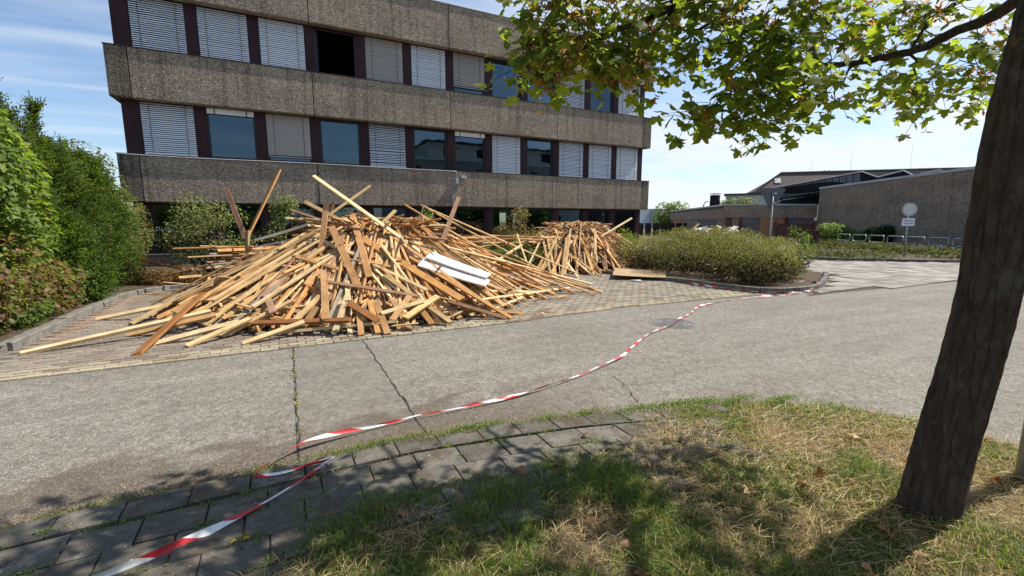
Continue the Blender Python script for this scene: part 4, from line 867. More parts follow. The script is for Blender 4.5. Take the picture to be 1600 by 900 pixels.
# rubbish heap behind the right hedge
random.seed(5)
dm = MB()
for k in range(70):
    x = random.gauss(17.6, .75); y = random.gauss(14.2, .6); z = 1.0 + random.uniform(-.25, .3) - .22 * abs(x - 17.6); L = random.uniform(.3, .9); an = random.uniform(0, 6.28)
    add_plank(dm, Vector((x, y, z)), Vector((x + L*math.cos(an), y + L*math.sin(an), z + random.uniform(-.15, .25))), random.uniform(.05, .25), .03, random.choice(keys), random.uniform(-.7, .7), Vector((0, 0, 1)))
for k in range(16):
    x = random.gauss(17.3, .8); y = random.gauss(13.9, .4); z = 1.2 + random.uniform(-.15, .05); L = random.uniform(.25, .6); an = random.uniform(0, 6.28)
    mid = Vector((x, y, z)); dm.box((x - L/2, y - .1, z - .02), (x + L/2, y + .12, z + .05), (.62, .62, .6), Euler((random.uniform(-.5, .5), random.uniform(-.5, .5), an)).to_matrix(), mid)
dm.box((15.6, 12.6, 0), (19.6, 15.4, .7), (.2, .14, .1))
tag(dm.build('rubble_heap', MA['wood_stuff']), 'heap of mixed white and wooden rubble showing above the right hedge', 'rubble', kind='stuff')

# ------------------------------------------------------------------ street furniture
def manhole():
    t = thing('manhole', 'round iron manhole cover in the asphalt under the barrier tape', 'manhole', (5.42, 4.99, 0))
    def disc(r0, r1, z0, z1, n=40):
        vs = []; fs = []
        for i in range(n):
            a = 2*math.pi*i/n; c, s_ = math.cos(a), math.sin(a); vs += [(5.42+r0*c, 4.99+r0*s_, z0), (5.42+r1*c, 4.99+r1*s_, z0), (5.42+r1*c, 4.99+r1*s_, z1), (5.42+r0*c, 4.99+r0*s_, z1)]
        for i in range(n):
            o, q = 4*i, 4*((i+1) % n); fs += [(o+3, q+3, q+2, o+2), (o+1, o+2, q+2, q+1), (o, q, q+3, o+3)]
        return MB().add(vs, fs)
    disc(.285, .31, -.03, .012).build('frame_ring', MA['iron'], t); disc(.225, .283, -.03, .006).build('iron_ring', MA['iron'], t)
    disc(.205, .223, -.03, .013).build('cover_rim', MA['iron'], t)
    lid = MB().tube([(5.42, 4.99, -.03), (5.42, 4.99, .008)], .204, 36).build('cover', MA['ironconc'], t)
    st = MB()
    for i in range(-4, 5):
        for j in range(-4, 5):
            x, y = i*.043, j*.043
            if math.hypot(x, y) < .185: st.box((5.42+x-.014, 4.99+y-.014, .0082), (5.42+x+.014, 4.99+y+.014, .012))
    st.build('studs', MA['iron'], lid)
    disc(.315, .37, -.03, .005).build('asphalt_collar', MA['patch'], t)
manhole()

# row of steel hoops
HA, HBp = Vector((26.9, 8.1, 0)), Vector((30.2, 15.4, 0)); d_ = (HBp - HA).normalized(); LT = (HBp - HA).length; pit = LT / 7.0
for i in range(8):
    s = (i - .9) * pit; wv = pit * .82; q0 = HA + d_ * s; z0, z1, r = .44, .80, .09
    root = thing('steel_hoop', ['steel hoop behind the trunk edge, right end of the row', 'second steel hoop left of the tree trunk', 'third steel hoop left of the tree trunk, right of the sign', 'steel hoop standing directly behind the sign pole', 'steel hoop just left of the round sign pole', 'sixth hoop of the row, in front of the dark ivy', 'hoop half covered by the ivy clump', 'last hoop inside the ivy'][i], 'rail hoop', tuple(q0 + d_ * wv / 2), 'row of steel hoops along the hall wall')
    pts = []
    for cx_, cz, a0 in ((wv - r, z1 - r, 90), (wv - r, z0 + r, 0), (r, z0 + r, -90), (r, z1 - r, -180)):
        for k in range(5): a = R(a0 - k * 22.5); pts.append(q0 + d_ * (cx_ + r * math.cos(a)) + Vector((0, 0, cz + r * math.sin(a))))
    pts.append(pts[0]); MB().tube(pts, .032, 8, cap=False).build('rail', MA['steel'], root, True)
    for x in (.25, wv - .25): MB().bar(q0 + d_ * x + Vector((0, 0, -.1)), q0 + d_ * x + Vector((0, 0, z0)), .03, n=8).build('leg', MA['steel'], root, True)

# round sign with a plate
t = thing('road_sign', 'round faded white road sign with small lettered plate on a steel pole', 'sign', (23.45, 9.27, 0))
MB().tube([(23.45, 9.27, -.1), (23.59, 9.37, 2.26)], .032, 10).build('pole', MA['steel'], t, True)
fd = Vector((-.62, -.78, 0)).normalized(); sd2 = Vector((fd.y, -fd.x, 0))
if sd2.y > 0: sd2 = -sd2                                          # rightwards as seen from the street
ctr = Vector((23.59, 9.37, 2.07)) + fd * .045; up_ = Vector((0, 0, 1))
def rdisc(r, off, th, n=32): 
    return MB().prism([ctr + fd * off + sd2 * r * math.cos(2*math.pi*k/n) + up_ * r * math.sin(2*math.pi*k/n) for k in range(n)], fd * th)
pl = rdisc(.275, 0, .012).build('sign_plate', MA['signrim'], t); rdisc(.205, .0125, .003).build('sign_face', MA['signwhite'], pl)
pc = Vector((23.56, 9.35, 1.545)) + fd * .045
def rect(cx_, cz, w_, h_, off, th): o = pc + sd2 * cx_ + up_ * cz + fd * off; return [o - sd2*w_/2 - up_*h_/2, o + sd2*w_/2 - up_*h_/2, o + sd2*w_/2 + up_*h_/2, o - sd2*w_/2 + up_*h_/2], fd * th
p2 = MB().prism(*rect(0, 0, .46, .32, 0, .01)).build('lettered_plate', MA['plate'], t)
ink = MB(); random.seed(9)
for row, (cz, x0, x1) in enumerate(((.055, -.19, .19), (-.055, -.165, .165))):
    x = x0
    while x < x1 - .01:
        w_ = random.choice((.014, .02, .024)); hh = random.choice((.042, .042, .058))
        ink.prism(*rect(x + .003, cz + (hh - .042)/2, .007, hh, .0105, .002))
        if random.random() < .8: ink.prism(*rect(x + w_/2 + .004, cz - .016, w_, .008, .0105, .002))
        if random.random() < .7: ink.prism(*rect(x + w_/2 + .004, cz + .016, w_, .008, .0105, .002))
        if random.random() < .6: ink.prism(*rect(x + w_, cz, .007, .042, .0105, .002))
        x += w_ + .012
ink.build('lettering', MA['ink'], p2)

# triangular sign from behind
t = thing('triangle_sign', 'grey back of a triangular road sign standing point down behind the round hedge', 'sign', (13.6, 8.83, 0))
MB().tube([(13.6, 8.83, -.1), (13.70, 8.905, 2.44)], .026, 10).build('pole', MA['steel'], t, True)
f2 = Vector((.457, .889, 0)); s2 = Vector((.889, -.457, 0)); c2 = Vector((13.71, 8.91, 2.56)) + f2 * .04; a_ = .40
tri = [c2 - s2*a_ + up_*.0, c2 - s2*(a_-.05) + up_*.05, c2 + s2*(a_-.05) + up_*.05, c2 + s2*a_, c2 + s2*.04 - up_*.62, c2 - s2*.04 - up_*.62]
sg = MB().prism(tri, f2 * .014).build('sign_plate', MA['signback'], t)
MB().box((13.66, 8.84, 2.42), (13.78, 8.88, 2.46)).box((13.64, 8.83, 2.12), (13.74, 8.87, 2.16)).build('clamp', MA['steel'], t)

# red brown gate and fence posts by the ivy
t = thing('steel_gate', 'red brown steel gate of upright bars left of the ivy clump', 'gate', (28, 17, 0))
G0, G1 = Vector((27.3, 17.4, 0)), Vector((29.4, 16.3, 0)); gd = (G1 - G0).normalized(); gl = (G1 - G0).length
for z in (.25, 1.30): MB().box((0, -.03, z), (gl, .03, z + .07)).build('rail', MA['rust'], t).matrix_basis = Matrix.Translation((0, 0, 0))
for o in [c for c in col.objects if c.parent == t]: o.matrix_parent_inverse = wmat(t).inverted(); o.matrix_basis = Matrix.Translation(G0) @ Matrix.Rotation(math.atan2(gd.y, gd.x), 4, 'Z')
bm_ = MB().box((-.045, -.02, .12), (.045, .02, 1.42)).mesh('gate_bar', MA['rust'])
for k in range(18): link('gate_bar', bm_, t, Matrix.Translation(G0 + gd * (gl * (k + .5) / 18)) @ Matrix.Rotation(math.atan2(gd.y, gd.x), 4, 'Z'))
for q, h in ((G0, 1.55), (G1, 1.6)): MB().box((q.x - .09, q.y - .09, 0), (q.x + .09, q.y + .09, h)).build('post', MA['rust'], t)
q = Vector((28.5, 15.7, 0)); o = MB().box((q.x - .16, q.y - .16, -.05), (q.x + .16, q.y + .16, 1.0)).box((q.x - .18, q.y - .18, 1.0), (q.x + .18, q.y + .18, 1.03)).build('gate_post', MA['rust']); tag(o, 'short thick red brown steel post at the left edge of the ivy', 'post')

# post at the right edge, far lamp
t = thing('sign_post', 'grey steel post cut by the right picture edge, in the grass beyond the maple trunk', 'post', (3.86, .80, 0))
MB().tube([(3.86, .80, -.1), (3.86, .80, 2.7)], .047, 14).build('pole', MA['steel'], t, True); MB().tube([(3.86, .80, .0), (3.86, .80, .06)], .085, 14).build('base_collar', MA['kerb'], t, True)
t = thing('street_lamp', 'distant grey street lamp above the annex roof', 'street lamp', (59.15, 49.6, 0))
MB().tube([(59.15, 49.6, 0), (59.15, 49.6, 4.0), (59.4, 49.45, 4.5), (60.3, 49.0, 4.75)], [.12, .09, .08, .06], 8).build('pole', MA['steel'], t, True)
MB().box((60.1, 48.85, 4.68), (61.2, 49.15, 4.82)).build('lamp_head', MA['steel'], t)

# ------------------------------------------------------------------ barrier tape
def tape(pts, wd, label, group, seed, flat=.25):
    rs = random.Random(seed); P = [Vector(p) for p in pts]; S = []
    for i in range(len(P) - 1):                                   # catmull-rom
        p0, p1, p2, p3 = P[max(i-1, 0)], P[i], P[i+1], P[min(i+2, len(P)-1)]; n = max(2, int((p2 - p1).length / .035))
        for k in range(n):
            t = k / n; S.append(.5 * ((2*p1) + (p2 - p0)*t + (2*p0 - 5*p1 + 4*p2 - p3)*t*t + (-p0 + 3*p1 - 3*p2 + p3)*t**3))
    S.append(P[-1]); vs = []; cs = []; fs = []; u_ = 0; a1, a2 = rs.uniform(0, 6), rs.uniform(0, 6); M_ = 5
    for i, p in enumerate(S):
        if i: u_ += (S[i] - S[i-1]).length
        t = (S[min(i+1, len(S)-1)] - S[max(i-1, 0)]).normalized(); side = Vector((-t.y, t.x, 0)).normalized() if math.hypot(t.x, t.y) > .01 else Vector((1, 0, 0)); nz = side.cross(t)
        if nz.z < 0: nz = -nz
        ang = flat + .75 * math.sin(u_ * 2.1 + a1) + .55 * math.sin(u_ * 5.3 + a2); squeeze = .50 + .26 * math.sin(u_ * 3.3 + a2)
        dirv = side * math.cos(ang) + nz * math.sin(ang); dn = nz * math.cos(ang) - side * math.sin(ang)
        for j in range(M_):
            wq = wd * (1.0 if u_ < 1.5 else .72); q = (j / (M_ - 1) - .5); fold = abs(q) * wq * .5 * (1 - squeeze) * 1.2
            v_ = p + dirv * q * wq * squeeze + dn * fold
            vs.append(v_); cs.append((u_ / .35 / 60.0, j / (M_ - 1), 0))
        lo = min(v_.z for v_ in vs[-M_:])
        if lo < .006:
            for j in range(1, M_ + 1): vs[-j] = vs[-j] + Vector((0, 0, .006 - lo))
    n = len(S)
    fs = [(i*M_+j, i*M_+j+1, (i+1)*M_+j+1, (i+1)*M_+j) for i in range(n-1) for j in range(M_-1)]
    b = MB(); b.v = [tuple(v) for v in vs]; b.f = fs; b.c = cs
    o = b.build('barrier_tape', MA['tape'], None, True, fix=False); return tag(o, label, 'tape', group)
tape([(-.93, 2.36, .055), (-.70, 2.41, .055), (-.47, 2.495, .055), (-.21, 2.605, .06), (.045, 2.77, .075), (.165, 2.865, .09), (.21, 2.915, .085), (.17, 2.95, .065), (.04, 2.95, .055), (-.06, 2.94, .05), (-.15, 2.955, .05), (-.215, 2.985, .05), (-.232, 3.02, .05), (-.20, 3.06, .05), (-.15, 3.13, .045), (-.094, 3.21, .04),
      (.069, 3.30, .06), (.33, 3.36, .05), (.621, 3.398, .03), (.9, 3.42, .03), (1.157, 3.428, .02), (1.5, 3.43, .03), (1.775, 3.45, .02), (2.2, 3.51, .03), (2.594, 3.61, .02), (3.0, 3.74, .03), (3.464, 3.938, .02), (3.8, 4.15, .03), (4.162, 4.367, .03), (4.7, 4.66, .02), (5.245, 4.837, .03), (5.7, 5.1, .03), (6.281, 5.381, .02), (6.9, 5.72, .03), (7.64, 5.84, .02), (8.4, 5.86, .03), (9.2, 5.80, .04), (9.9, 5.76, .03), (10.6, 5.84, .05), (11.0, 5.95, .09), (11.35, 6.1, .16), (11.1, 6.25, .17), (10.4, 6.2, .15), (9.95, 5.95, .15)],
     .066, 'long red and white barrier tape running across the road to the round hedge', 'red and white barrier tapes', 4)
tape([(9.06, 7.9, .06), (9.08, 7.4, .05), (9.1, 6.9, .05), (9.2, 6.5, .04), (9.45, 6.1, .04), (9.8, 5.86, .05), (10.2, 5.76, .03)], .062, 'short second red and white tape lying along the kerb of the round hedge', 'red and white barrier tapes', 8)
tape([(10.25, 5.68, .03), (10.45, 5.63, .05), (10.6, 5.66, .03), (10.5, 5.72, .04), (10.3, 5.70, .05)], .09, 'small crumpled knot of red tape on the asphalt by the hedge kerb', 'red and white barrier tapes', 12)

# ------------------------------------------------------------------ plants
def unit(v): return v / np.maximum(1e-6, np.linalg.norm(v, axis=1, keepdims=True))
def frames(nrm, tip):
    nrm = unit(nrm); x = unit(np.cross(tip, nrm)); y = np.cross(nrm, x); return x, y, nrm
LEAF = (np.array([(0, 0, 0), (-.5, .45, .12), (.5, .45, .12), (0, 1, -.05)]), np.array([(0, 2, 3), (0, 3, 1)]))
MP = [(0, 0), (.34, -.10), (.29, .15), (.62, .33), (.47, .44), (.23, .50), (.25, .70), (0, 1.05)]
MO = MP + [(-x, y) for x, y in MP[-2:0:-1]]
MAPLE = (np.array([(0, .32, .03)] + [(x, y, -.38*x*x - .22*(y-.35)**2 + (.05 if i % 2 else 0)) for i, (x, y) in enumerate(MO)]), np.array([(0, i, i % len(MO) + 1) for i in range(1, len(MO) + 1)]))
def leaves(P, nrm, tip, L, W, C, tmpl=LEAF):
    """instances of a small leaf template -> vertex, triangle and colour arrays"""
    tv, tt = tmpl; n = len(P); x, y, z = frames(nrm, tip); L = np.broadcast_to(L, n)[:, None, None]; W = np.broadcast_to(W, n)[:, None, None]
    V = P[:, None, :] + x[:, None, :] * tv[None, :, 0:1] * W + y[:, None, :] * tv[None, :, 1:2] * L + z[:, None, :] * tv[None, :, 2:3] * L
    T = (tt[None] + (np.arange(n) * len(tv))[:, None, None]).reshape(-1, 3)
    return V.reshape(-1, 3), T, np.repeat(C, len(tv), axis=0)
def merge(parts):
    V = []; T = []; C = []; o = 0
    for v, t, c in parts: V.append(v); T.append(t + o); C.append(c); o += len(v)
    return np.concatenate(V), np.concatenate(T), np.concatenate(C)
def pick(cols, n, r, var=.22):
    cols = np.array(cols); k = r.randint(0, len(cols), n); c = cols[k] * r.uniform(1 - var, 1 + var, (n, 1)); return c * r.uniform(.93, 1.07, (n, 3))
def blob_points(blobs, n, r, shell=.5):
    """points in a union of ellipsoids (cx,cy,cz,rx,ry,rz), most near the surface, in clumps"""
    vol = np.array([b[3]*b[4] + b[3]*b[5] + b[4]*b[5] for b in blobs]); k = r.choice(len(blobs), n, p=vol / vol.sum()); B = np.array(blobs)[k]
    d = unit(r.normal(size=(n, 3))); rad = 1 - shell * r.uniform(0, 1, n) ** 1.6
    q = d * rad[:, None]
    return B[:, :3] + q * B[:, 3:6], unit(d / B[:, 3:6])
def clumpy(P, r, freq, keep):
    f = np.zeros(len(P))
    for _ in range(5):
        kk = r.normal(size=3) * freq; f += np.sin(P @ kk + r.uniform(0, 6.28))
    return f + r.normal(size=len(P)) * .5 > keep
def shrub(name, label, cat, blobs, n, L, W, cols, seed, stems=6, droop=.3, shell=.5, freq=4.0, keep=-1.3, group=None, updir=.45, base=None, mat_='leaf', stemcol='twig', bare=0):
    r = np.random.RandomState(seed); rs = random.Random(seed)
    cx = sum(b[0] for b in blobs)/len(blobs); cy = sum(b[1] for b in blobs)/len(blobs)
    bx, by = base or (cx, cy); t = thing(name, label, cat, (bx, by, 0), group)
    P, D = blob_points(blobs, n, r, shell); ok = clumpy(P, r, freq, keep) & (P[:, 2] > .03); P, D = P[ok], D[ok]
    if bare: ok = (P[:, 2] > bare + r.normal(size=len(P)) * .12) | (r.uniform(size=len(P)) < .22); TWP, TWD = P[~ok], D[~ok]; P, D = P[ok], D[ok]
    n = len(P)
    nrm = D * .6 + r.normal(size=(n, 3)) * .55 + np.array([0, 0, updir]); tip = D + r.normal(size=(n, 3)) * .7 - np.array([0, 0, droop])
    V, T, C = leaves(P, nrm, tip, L * r.uniform(.6, 1.3, n), W * r.uniform(.7, 1.2, n), pick(cols, n, r))
    tag(link('foliage', fastmesh('foliage', V, T, C, MA[mat_]), t), kind='stuff')
    if bare:                                                       # bare woody twigs under the leafy top; their brown also paints in its shade
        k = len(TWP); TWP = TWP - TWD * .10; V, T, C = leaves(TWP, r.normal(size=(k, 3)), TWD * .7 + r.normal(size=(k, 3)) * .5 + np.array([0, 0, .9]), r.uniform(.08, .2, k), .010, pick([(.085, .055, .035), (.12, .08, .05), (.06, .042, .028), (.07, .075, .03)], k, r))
        tag(link('bare_shade_twigs', fastmesh('bare_shade_twigs', V, T, C, MA['hedge']), t), kind='stuff')
    sb = MB()
    for i in range(stems):
        b = blobs[i % len(blobs)]; e = Vector((b[0] + rs.uniform(-.6, .6)*b[3], b[1] + rs.uniform(-.6, .6)*b[4], b[2] + rs.uniform(-.1, .7)*b[5]))
        s0 = Vector((bx + rs.uniform(-.15, .15) + (e.x-bx)*.15, by + rs.uniform(-.15, .15) + (e.y-by)*.15, 0)); md = s0.lerp(e, .5) + Vector((rs.uniform(-.1, .1), rs.uniform(-.1, .1), .08))
        sb.tube([s0, md, e], [.03, .02, .006], 5)
    if stems: sb.build('stem', MA[stemcol], t, True)
    return t
def sprays(name, label, cat, cx, cy, h, rad, n, cols, seed, tips=(), lean=(0, 0), group=None):
    """conifer: many feathery sprays of narrow leaflets pointing out and up"""
    r = np.random.RandomState(seed); t = thing(name, label, cat, (cx, cy, 0), group)
    z = h * r.uniform(0.02, 1, n) ** .9; prof = np.where(z < h*.25, .75 + z/h, 1.0) * np.sqrt(np.clip(1 - (z/h) ** 2.2, 0, 1)); an = r.uniform(0, 6.283, n); rr = rad * prof * (1 - .45 * r.uniform(0, 1, n) ** 2) * (1 + .16 * np.sin(an * 3 + z * 4) + .12 * np.sin(an * 7 - z * 6))
    S = np.c_[cx + lean[0]*z + rr*np.cos(an), cy + lean[1]*z + rr*np.sin(an), z]; out_ = np.c_[np.cos(an), np.sin(an), r.uniform(.1, 1.0, n)] + r.normal(size=(n, 3)) * .25
    for tx, ty, tz, k in tips:
        q = r.uniform(0, 1, k); S = np.r_[S, np.c_[tx + (cx - tx)*q*.6 + r.normal(size=k)*.05*(.3+q), ty + (cy - ty)*q*.6 + r.normal(size=k)*.05*(.3+q), tz - .9*q]]; out_ = np.r_[out_, np.c_[(tx-cx)*.8 + r.normal(size=k)*.5, r.normal(size=k)*.5, .7 + r.uniform(0, .5, k)]]
    out_ = unit(out_); m_ = len(S); base = pick(cols, m_, r, .25); parts = []
    sidev = unit(np.cross(out_, r.normal(size=(m_, 3)))); nv = np.cross(out_, sidev); ln = r.uniform(.13, .26, m_)
    for k in range(7):
        f = k / 6; s_ = 1 if k % 2 else -1
        P = S + out_ * (ln * f)[:, None]; tip = out_ * .9 + sidev * s_ * (.8 if k < 6 else 0) - np.array([0, 0, .12])
        parts.append(leaves(P, nv + r.normal(size=(m_, 3))*.3, tip, .085 * (1.15 - f*.5) * r.uniform(.8, 1.2, m_), .024, base * (.85 + .3*f)))
    V, T, C = merge(parts); tag(link('foliage', fastmesh('foliage', V, T, C, MA['leaf']), t), kind='stuff')
    MB().tube([(cx, cy, -.1), (cx + lean[0]*h*.5, cy + lean[1]*h*.5, h*.5), (cx + lean[0]*h*.9, cy + lean[1]*h*.9, h*.92)], [.09, .06, .01], 7).build('trunk', MA['twig'], t, True)
    return t
GRN = [(.055, .10, .020), (.075, .13, .025), (.045, .085, .018)]
BRT = [(.11, .165, .03), (.14, .195, .035), (.085, .135, .025), (.16, .21, .05)]
RED = [(.15, .09, .05), (.12, .07, .04), (.18, .13, .06), (.10, .13, .03), (.20, .11, .065)]
CON = [(.055, .088, .018), (.075, .112, .020), (.105, .14, .026), (.042, .070, .016)]
sprays('conifer', 'tallest dark conifer at the left edge behind the light green broadleaf shrub', 'conifer', -4.75, 11.0, 4.1, 1.1, 5200, CON, 1, tips=[(-4.35, 11.5, 3.95, 170), (-4.1, 11.4, 3.45, 150)])
sprays('conifer', 'conifer with a thin sprig leaning up to the right, second from the left edge', 'conifer', -4.3, 12.4, 3.2, .95, 4200, CON, 2, tips=[(-4.15, 12.6, 3.85, 190), (-4.55, 12.3, 3.5, 120)])
sprays('conifer', 'rounded yellow green conifer in front of the reddish hedge shrub', 'conifer', -4.0, 13.5, 3.05, .85, 3800, [(.075, .115, .025), (.06, .10, .02), (.10, .14, .03)], 3, tips=[(-3.6, 13.7, 2.95, 130), (-4.1, 13.6, 3.3, 120)])
sprays('conifer', 'low spreading conifer bush along the left kerb', 'conifer', -3.75, 11.3, 1.7, .65, 2300, [(.06, .105, .02), (.08, .13, .025), (.05, .085, .02)], 4)
shrub('broadleaf_shrub', 'tall light green broadleaf shrub at the very left edge', 'shrub', [(-3.75, 9.75, 2.15, .50, .75, .85), (-3.7, 9.7, 1.5, .5, .75, .7), (-3.95, 9.7, 2.85, .45, .65, .65)], 6500, .105, .085, BRT, 5, 7, .4)
shrub('red_leaved_shrub', 'shrub with reddish and yellow leaves at the lower left edge by the kerb', 'shrub', [(-3.55, 9.0, .75, .42, .75, .7), (-3.5, 9.7, .55, .4, .7, .55), (-3.5, 10.5, .5, .38, .5, .48), (-3.6, 8.4, .6, .45, .6, .55)], 6500, .08, .06, RED + BRT[:2], 6, 6, .3)
shrub('green_shrub', 'low green shrub spilling over the left kerb between reddish leaves and conifer', 'shrub', [(-3.4, 8.9, .25, .3, .6, .28), (-3.4, 11.2, .45, .36, .7, .45)], 3800, .06, .045, GRN + BRT[:1], 7, 5, .3)
shrub('mixed_hedge_shrub', 'rusty green hedge shrub at the right end of the left planting', 'shrub', [(-4.0, 15.2, 1.3, .85, .95, 1.25), (-4.3, 15.0, 2.1, .75, .8, .75), (-3.6, 14.0, .7, .6, .9, .7), (-4.0, 16.4, 1.4, .7, .9, 1.1)], 13000, .07, .055, GRN + [(.15, .11, .04), (.19, .12, .06), (.10, .13, .035), (.13, .17, .05)], 8, 9, .3)
shrub('hedge_tree', 'loose olive green tree behind the left hedge at the office corner', 'tree', [(-5.3, 18.3, 2.4, 1.1, 1.3, 1.6), (-5.9, 17.2, 2.9, .9, 1.0, .9), (-5.0, 19.5, 1.2, .8, 1.2, 1.2)], 9000, .09, .07, [(.08, .11, .03), (.12, .14, .045), (.10, .09, .035)], 9, 7, .3)
SILV = [(.19, .22, .11), (.24, .26, .14), (.13, .16, .065), (.29, .30, .17)]
shrub('wispy_shrub', 'wispy silver green shrub before the dark office windows left of the large heap', 'shrub', [(-1.75, 13.9, .95, .85, .7, .75), (-1.25, 13.6, 1.45, .6, .55, .65), (-1.9, 13.8, 1.75, .5, .5, .55), (-.75, 13.5, .75, .6, .6, .6), (-2.2, 13.7, 1.2, .55, .5, .4)], 6800, .085, .028, SILV + SILV + GRN, 10, 22, -.2, .9, 5.0, -.4)
shrub('thin_climber_shrub', 'thin upright shrub with small pale leaves against the dark windows behind the raised orange plank', 'shrub', [(.05, 15.2, 1.9, .28, .3, .5), (-.1, 15.2, 1.2, .3, .3, .5), (.3, 15.2, 2.1, .22, .25, .3)], 900, .085, .07, [(.13, .17, .06), (.17, .20, .09)], 11, 5, .2, .9)
shrub('green_sapling', 'fresh green sapling poking up behind the ridge of the large heap', 'sapling', [(3.9, 12.7, 1.45, .38, .35, .42), (4.2, 12.6, 1.05, .35, .35, .35), (3.75, 12.7, 1.75, .2, .2, .25)], 1700, .075, .05, [(.10, .17, .03), (.13, .20, .04), (.08, .13, .025)], 12, 6, .1, .9)
shrub('brown_shrub', 'half withered brownish shrub behind the hedge left of the smaller heap', 'shrub', [(7.15, 13.6, 1.45, .5, .45, .35), (7.3, 13.6, 1.8, .34, .3, .25), (7.7, 13.4, 1.05, .4, .4, .4), (6.7, 13.6, 1.15, .4, .4, .3)], 3000, .075, .05, [(.14, .115, .045), (.17, .13, .06), (.10, .11, .035)], 13, 8, .1, .85, 5, -.9)
HED = [(.085, .14, .022), (.11, .165, .03), (.065, .11, .02), (.14, .175, .04)]
hb = [(4.0 + k * .62 + random.uniform(-.1, .1), 12.7 + random.uniform(-.15, .25) - k * .03, .42 + random.uniform(-.04, .08), .55, .55, .46 + random.uniform(-.05, .08)) for k in range(7)]
shrub('low_hedge', 'low green hedge half buried under planks between the two heaps', 'hedge', hb, 11000, .055, .035, HED, 14, 14, .1, .45, 6)
# the large round-topped hedge on the corner island
random.seed(77); rb = []
for k in range(46):
    for _ in range(60):
        x, y = random.uniform(9.6, 14.6), random.uniform(6.3, 12.4)
        if inpoly(x, y, [(9.75, 6.75), (10.4, 6.45), (11.3, 6.6), (12.4, 7.05), (13.6, 7.6), (14.4, 8.4), (14.6, 10.5), (12, 12.4), (9.7, 12.0), (9.55, 9)]): break
    e = min(1, max(0.0, min((y - 6.2 - max(0, x - 11.0) * .33) / 1.6, (x - 9.15) / 1.1, (15.0 - x) / 3.4))); hgt = (.38 + .30 * e ** .7) + .62 * max(0, 1 - ((math.degrees(math.atan2(x, y)) - 51) / 12.5) ** 2) ** .7 + random.uniform(-.06, .06)
    hgt *= 1.1; rb.append((x, y, hgt * .45, .60, .60, hgt * .55))
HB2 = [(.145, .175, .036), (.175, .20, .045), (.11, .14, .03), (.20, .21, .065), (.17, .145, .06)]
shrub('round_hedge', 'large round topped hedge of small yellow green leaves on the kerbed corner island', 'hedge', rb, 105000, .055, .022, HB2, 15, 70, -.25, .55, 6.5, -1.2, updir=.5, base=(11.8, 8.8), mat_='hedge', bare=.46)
# ivy clump and dark ivy on the hall wall, weeds under the hoops
IVY = [(.06, .105, .025), (.08, .135, .03), (.045, .075, .02)]
shrub('ivy_clump', 'bright leafy ivy clump grown over the end of the hoop row', 'ivy', [(31.4, 16.3, 1.0, .7, .8, .45), (31.9, 16.0, .75, .8, .8, .5), (31.0, 16.2, .55, .6, .6, .5), (32.3, 15.3, .55, .7, .8, .4), (31.0, 15.3, .3, .5, .6, .3), (31.7, 16.9, 1.15, .45, .45, .3)], 4200, .13, .11, [(.12, .18, .045), (.16, .22, .06), (.08, .13, .03)], 16, 6, .3)
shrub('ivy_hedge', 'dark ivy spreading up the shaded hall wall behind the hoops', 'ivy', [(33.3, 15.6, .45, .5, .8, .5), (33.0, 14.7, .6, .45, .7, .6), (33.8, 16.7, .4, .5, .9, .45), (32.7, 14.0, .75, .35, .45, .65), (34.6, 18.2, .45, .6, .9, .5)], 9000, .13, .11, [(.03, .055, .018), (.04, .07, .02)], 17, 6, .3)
wb = [(24.8 + t * 5, 7.2 + t * 8.5, .12 + random.uniform(0, .08), .9, .9, .30) for t in np.linspace(-.08, 1, 20)]
wb2 = []
while len(wb2) < 60:
    x, y = random.uniform(19, 31), random.uniform(6, 16)
    if inpoly(x, y, [(24.8, 6.2), (27.5, 8), (31, 15), (28, 16.5), (19, 15.8), (18.9, 13), (20.3, 10.2), (22.4, 8.4)]): wb2.append((x, y, .05, 1.0, 1.0, random.uniform(.08, .18)))
tag(shrub('weeds', 'rough low weeds filling the bed behind the far kerb', 'weeds', wb2, 22000, .15, .06, [(.03, .045, .018), (.05, .06, .025), (.055, .045, .03), (.065, .08, .03)], 28, 0, -.1, .9), kind='stuff')
tag(shrub('weeds', 'low weeds and dead stems along the foot of the hoop row', 'weeds', wb, 12000, .14, .05, [(.05, .07, .025), (.075, .085, .035), (.08, .07, .04)], 18, 0, -.1, .9), kind='stuff')
shrub('gate_shrub', 'loose green shrub in front of the red brown gate', 'shrub', [(20.4, 12.0, .75, .35, .35, .5), (20.8, 11.8, .5, .4, .4, .4), (20.2, 12.1, 1.1, .22, .22, .3), (20.9, 11.9, .9, .2, .2, .3)], 1000, .09, .05, GRN + BRT[:2], 19, 8, -.2, .9)
shrub('roadside_tree', 'round green tree in the gap between the office corner and the annex', 'tree', [(47.5, 46, 2.2, 1.7, 1.7, 2.0), (49.0, 45.2, 3.0, 1.6, 1.6, 1.3), (46.9, 45.2, 1.2, 1.3, 1.3, 1.3)], 5000, .24, .19, [(.10, .15, .04), (.13, .18, .05)], 20, 6)
shrub('roof_tree', 'loose tree top showing above the annex roof right of the chimney', 'tree', [(43.5, 31.6, 3.3, 1.8, 1.4, .75), (42.2, 32.4, 3.4, .9, .8, .5), (44.6, 31.4, 3.0, 1.2, 1.0, .6)], 2400, .22, .16, [(.09, .12, .04), (.12, .15, .05)], 21, 9, .2, .9)
shrub('corner_tall_weeds', 'tall grassy weeds at the right foot of the office building', 'weeds', [(14.4, 16.6, .7, .5, .5, .6), (13.4, 16.4, .5, .6, .5, .5), (15.4, 17.0, .5, .6, .6, .5)], 2200, .14, .02, [(.11, .16, .04), (.15, .19, .06)], 22, 4, -.6, .9)
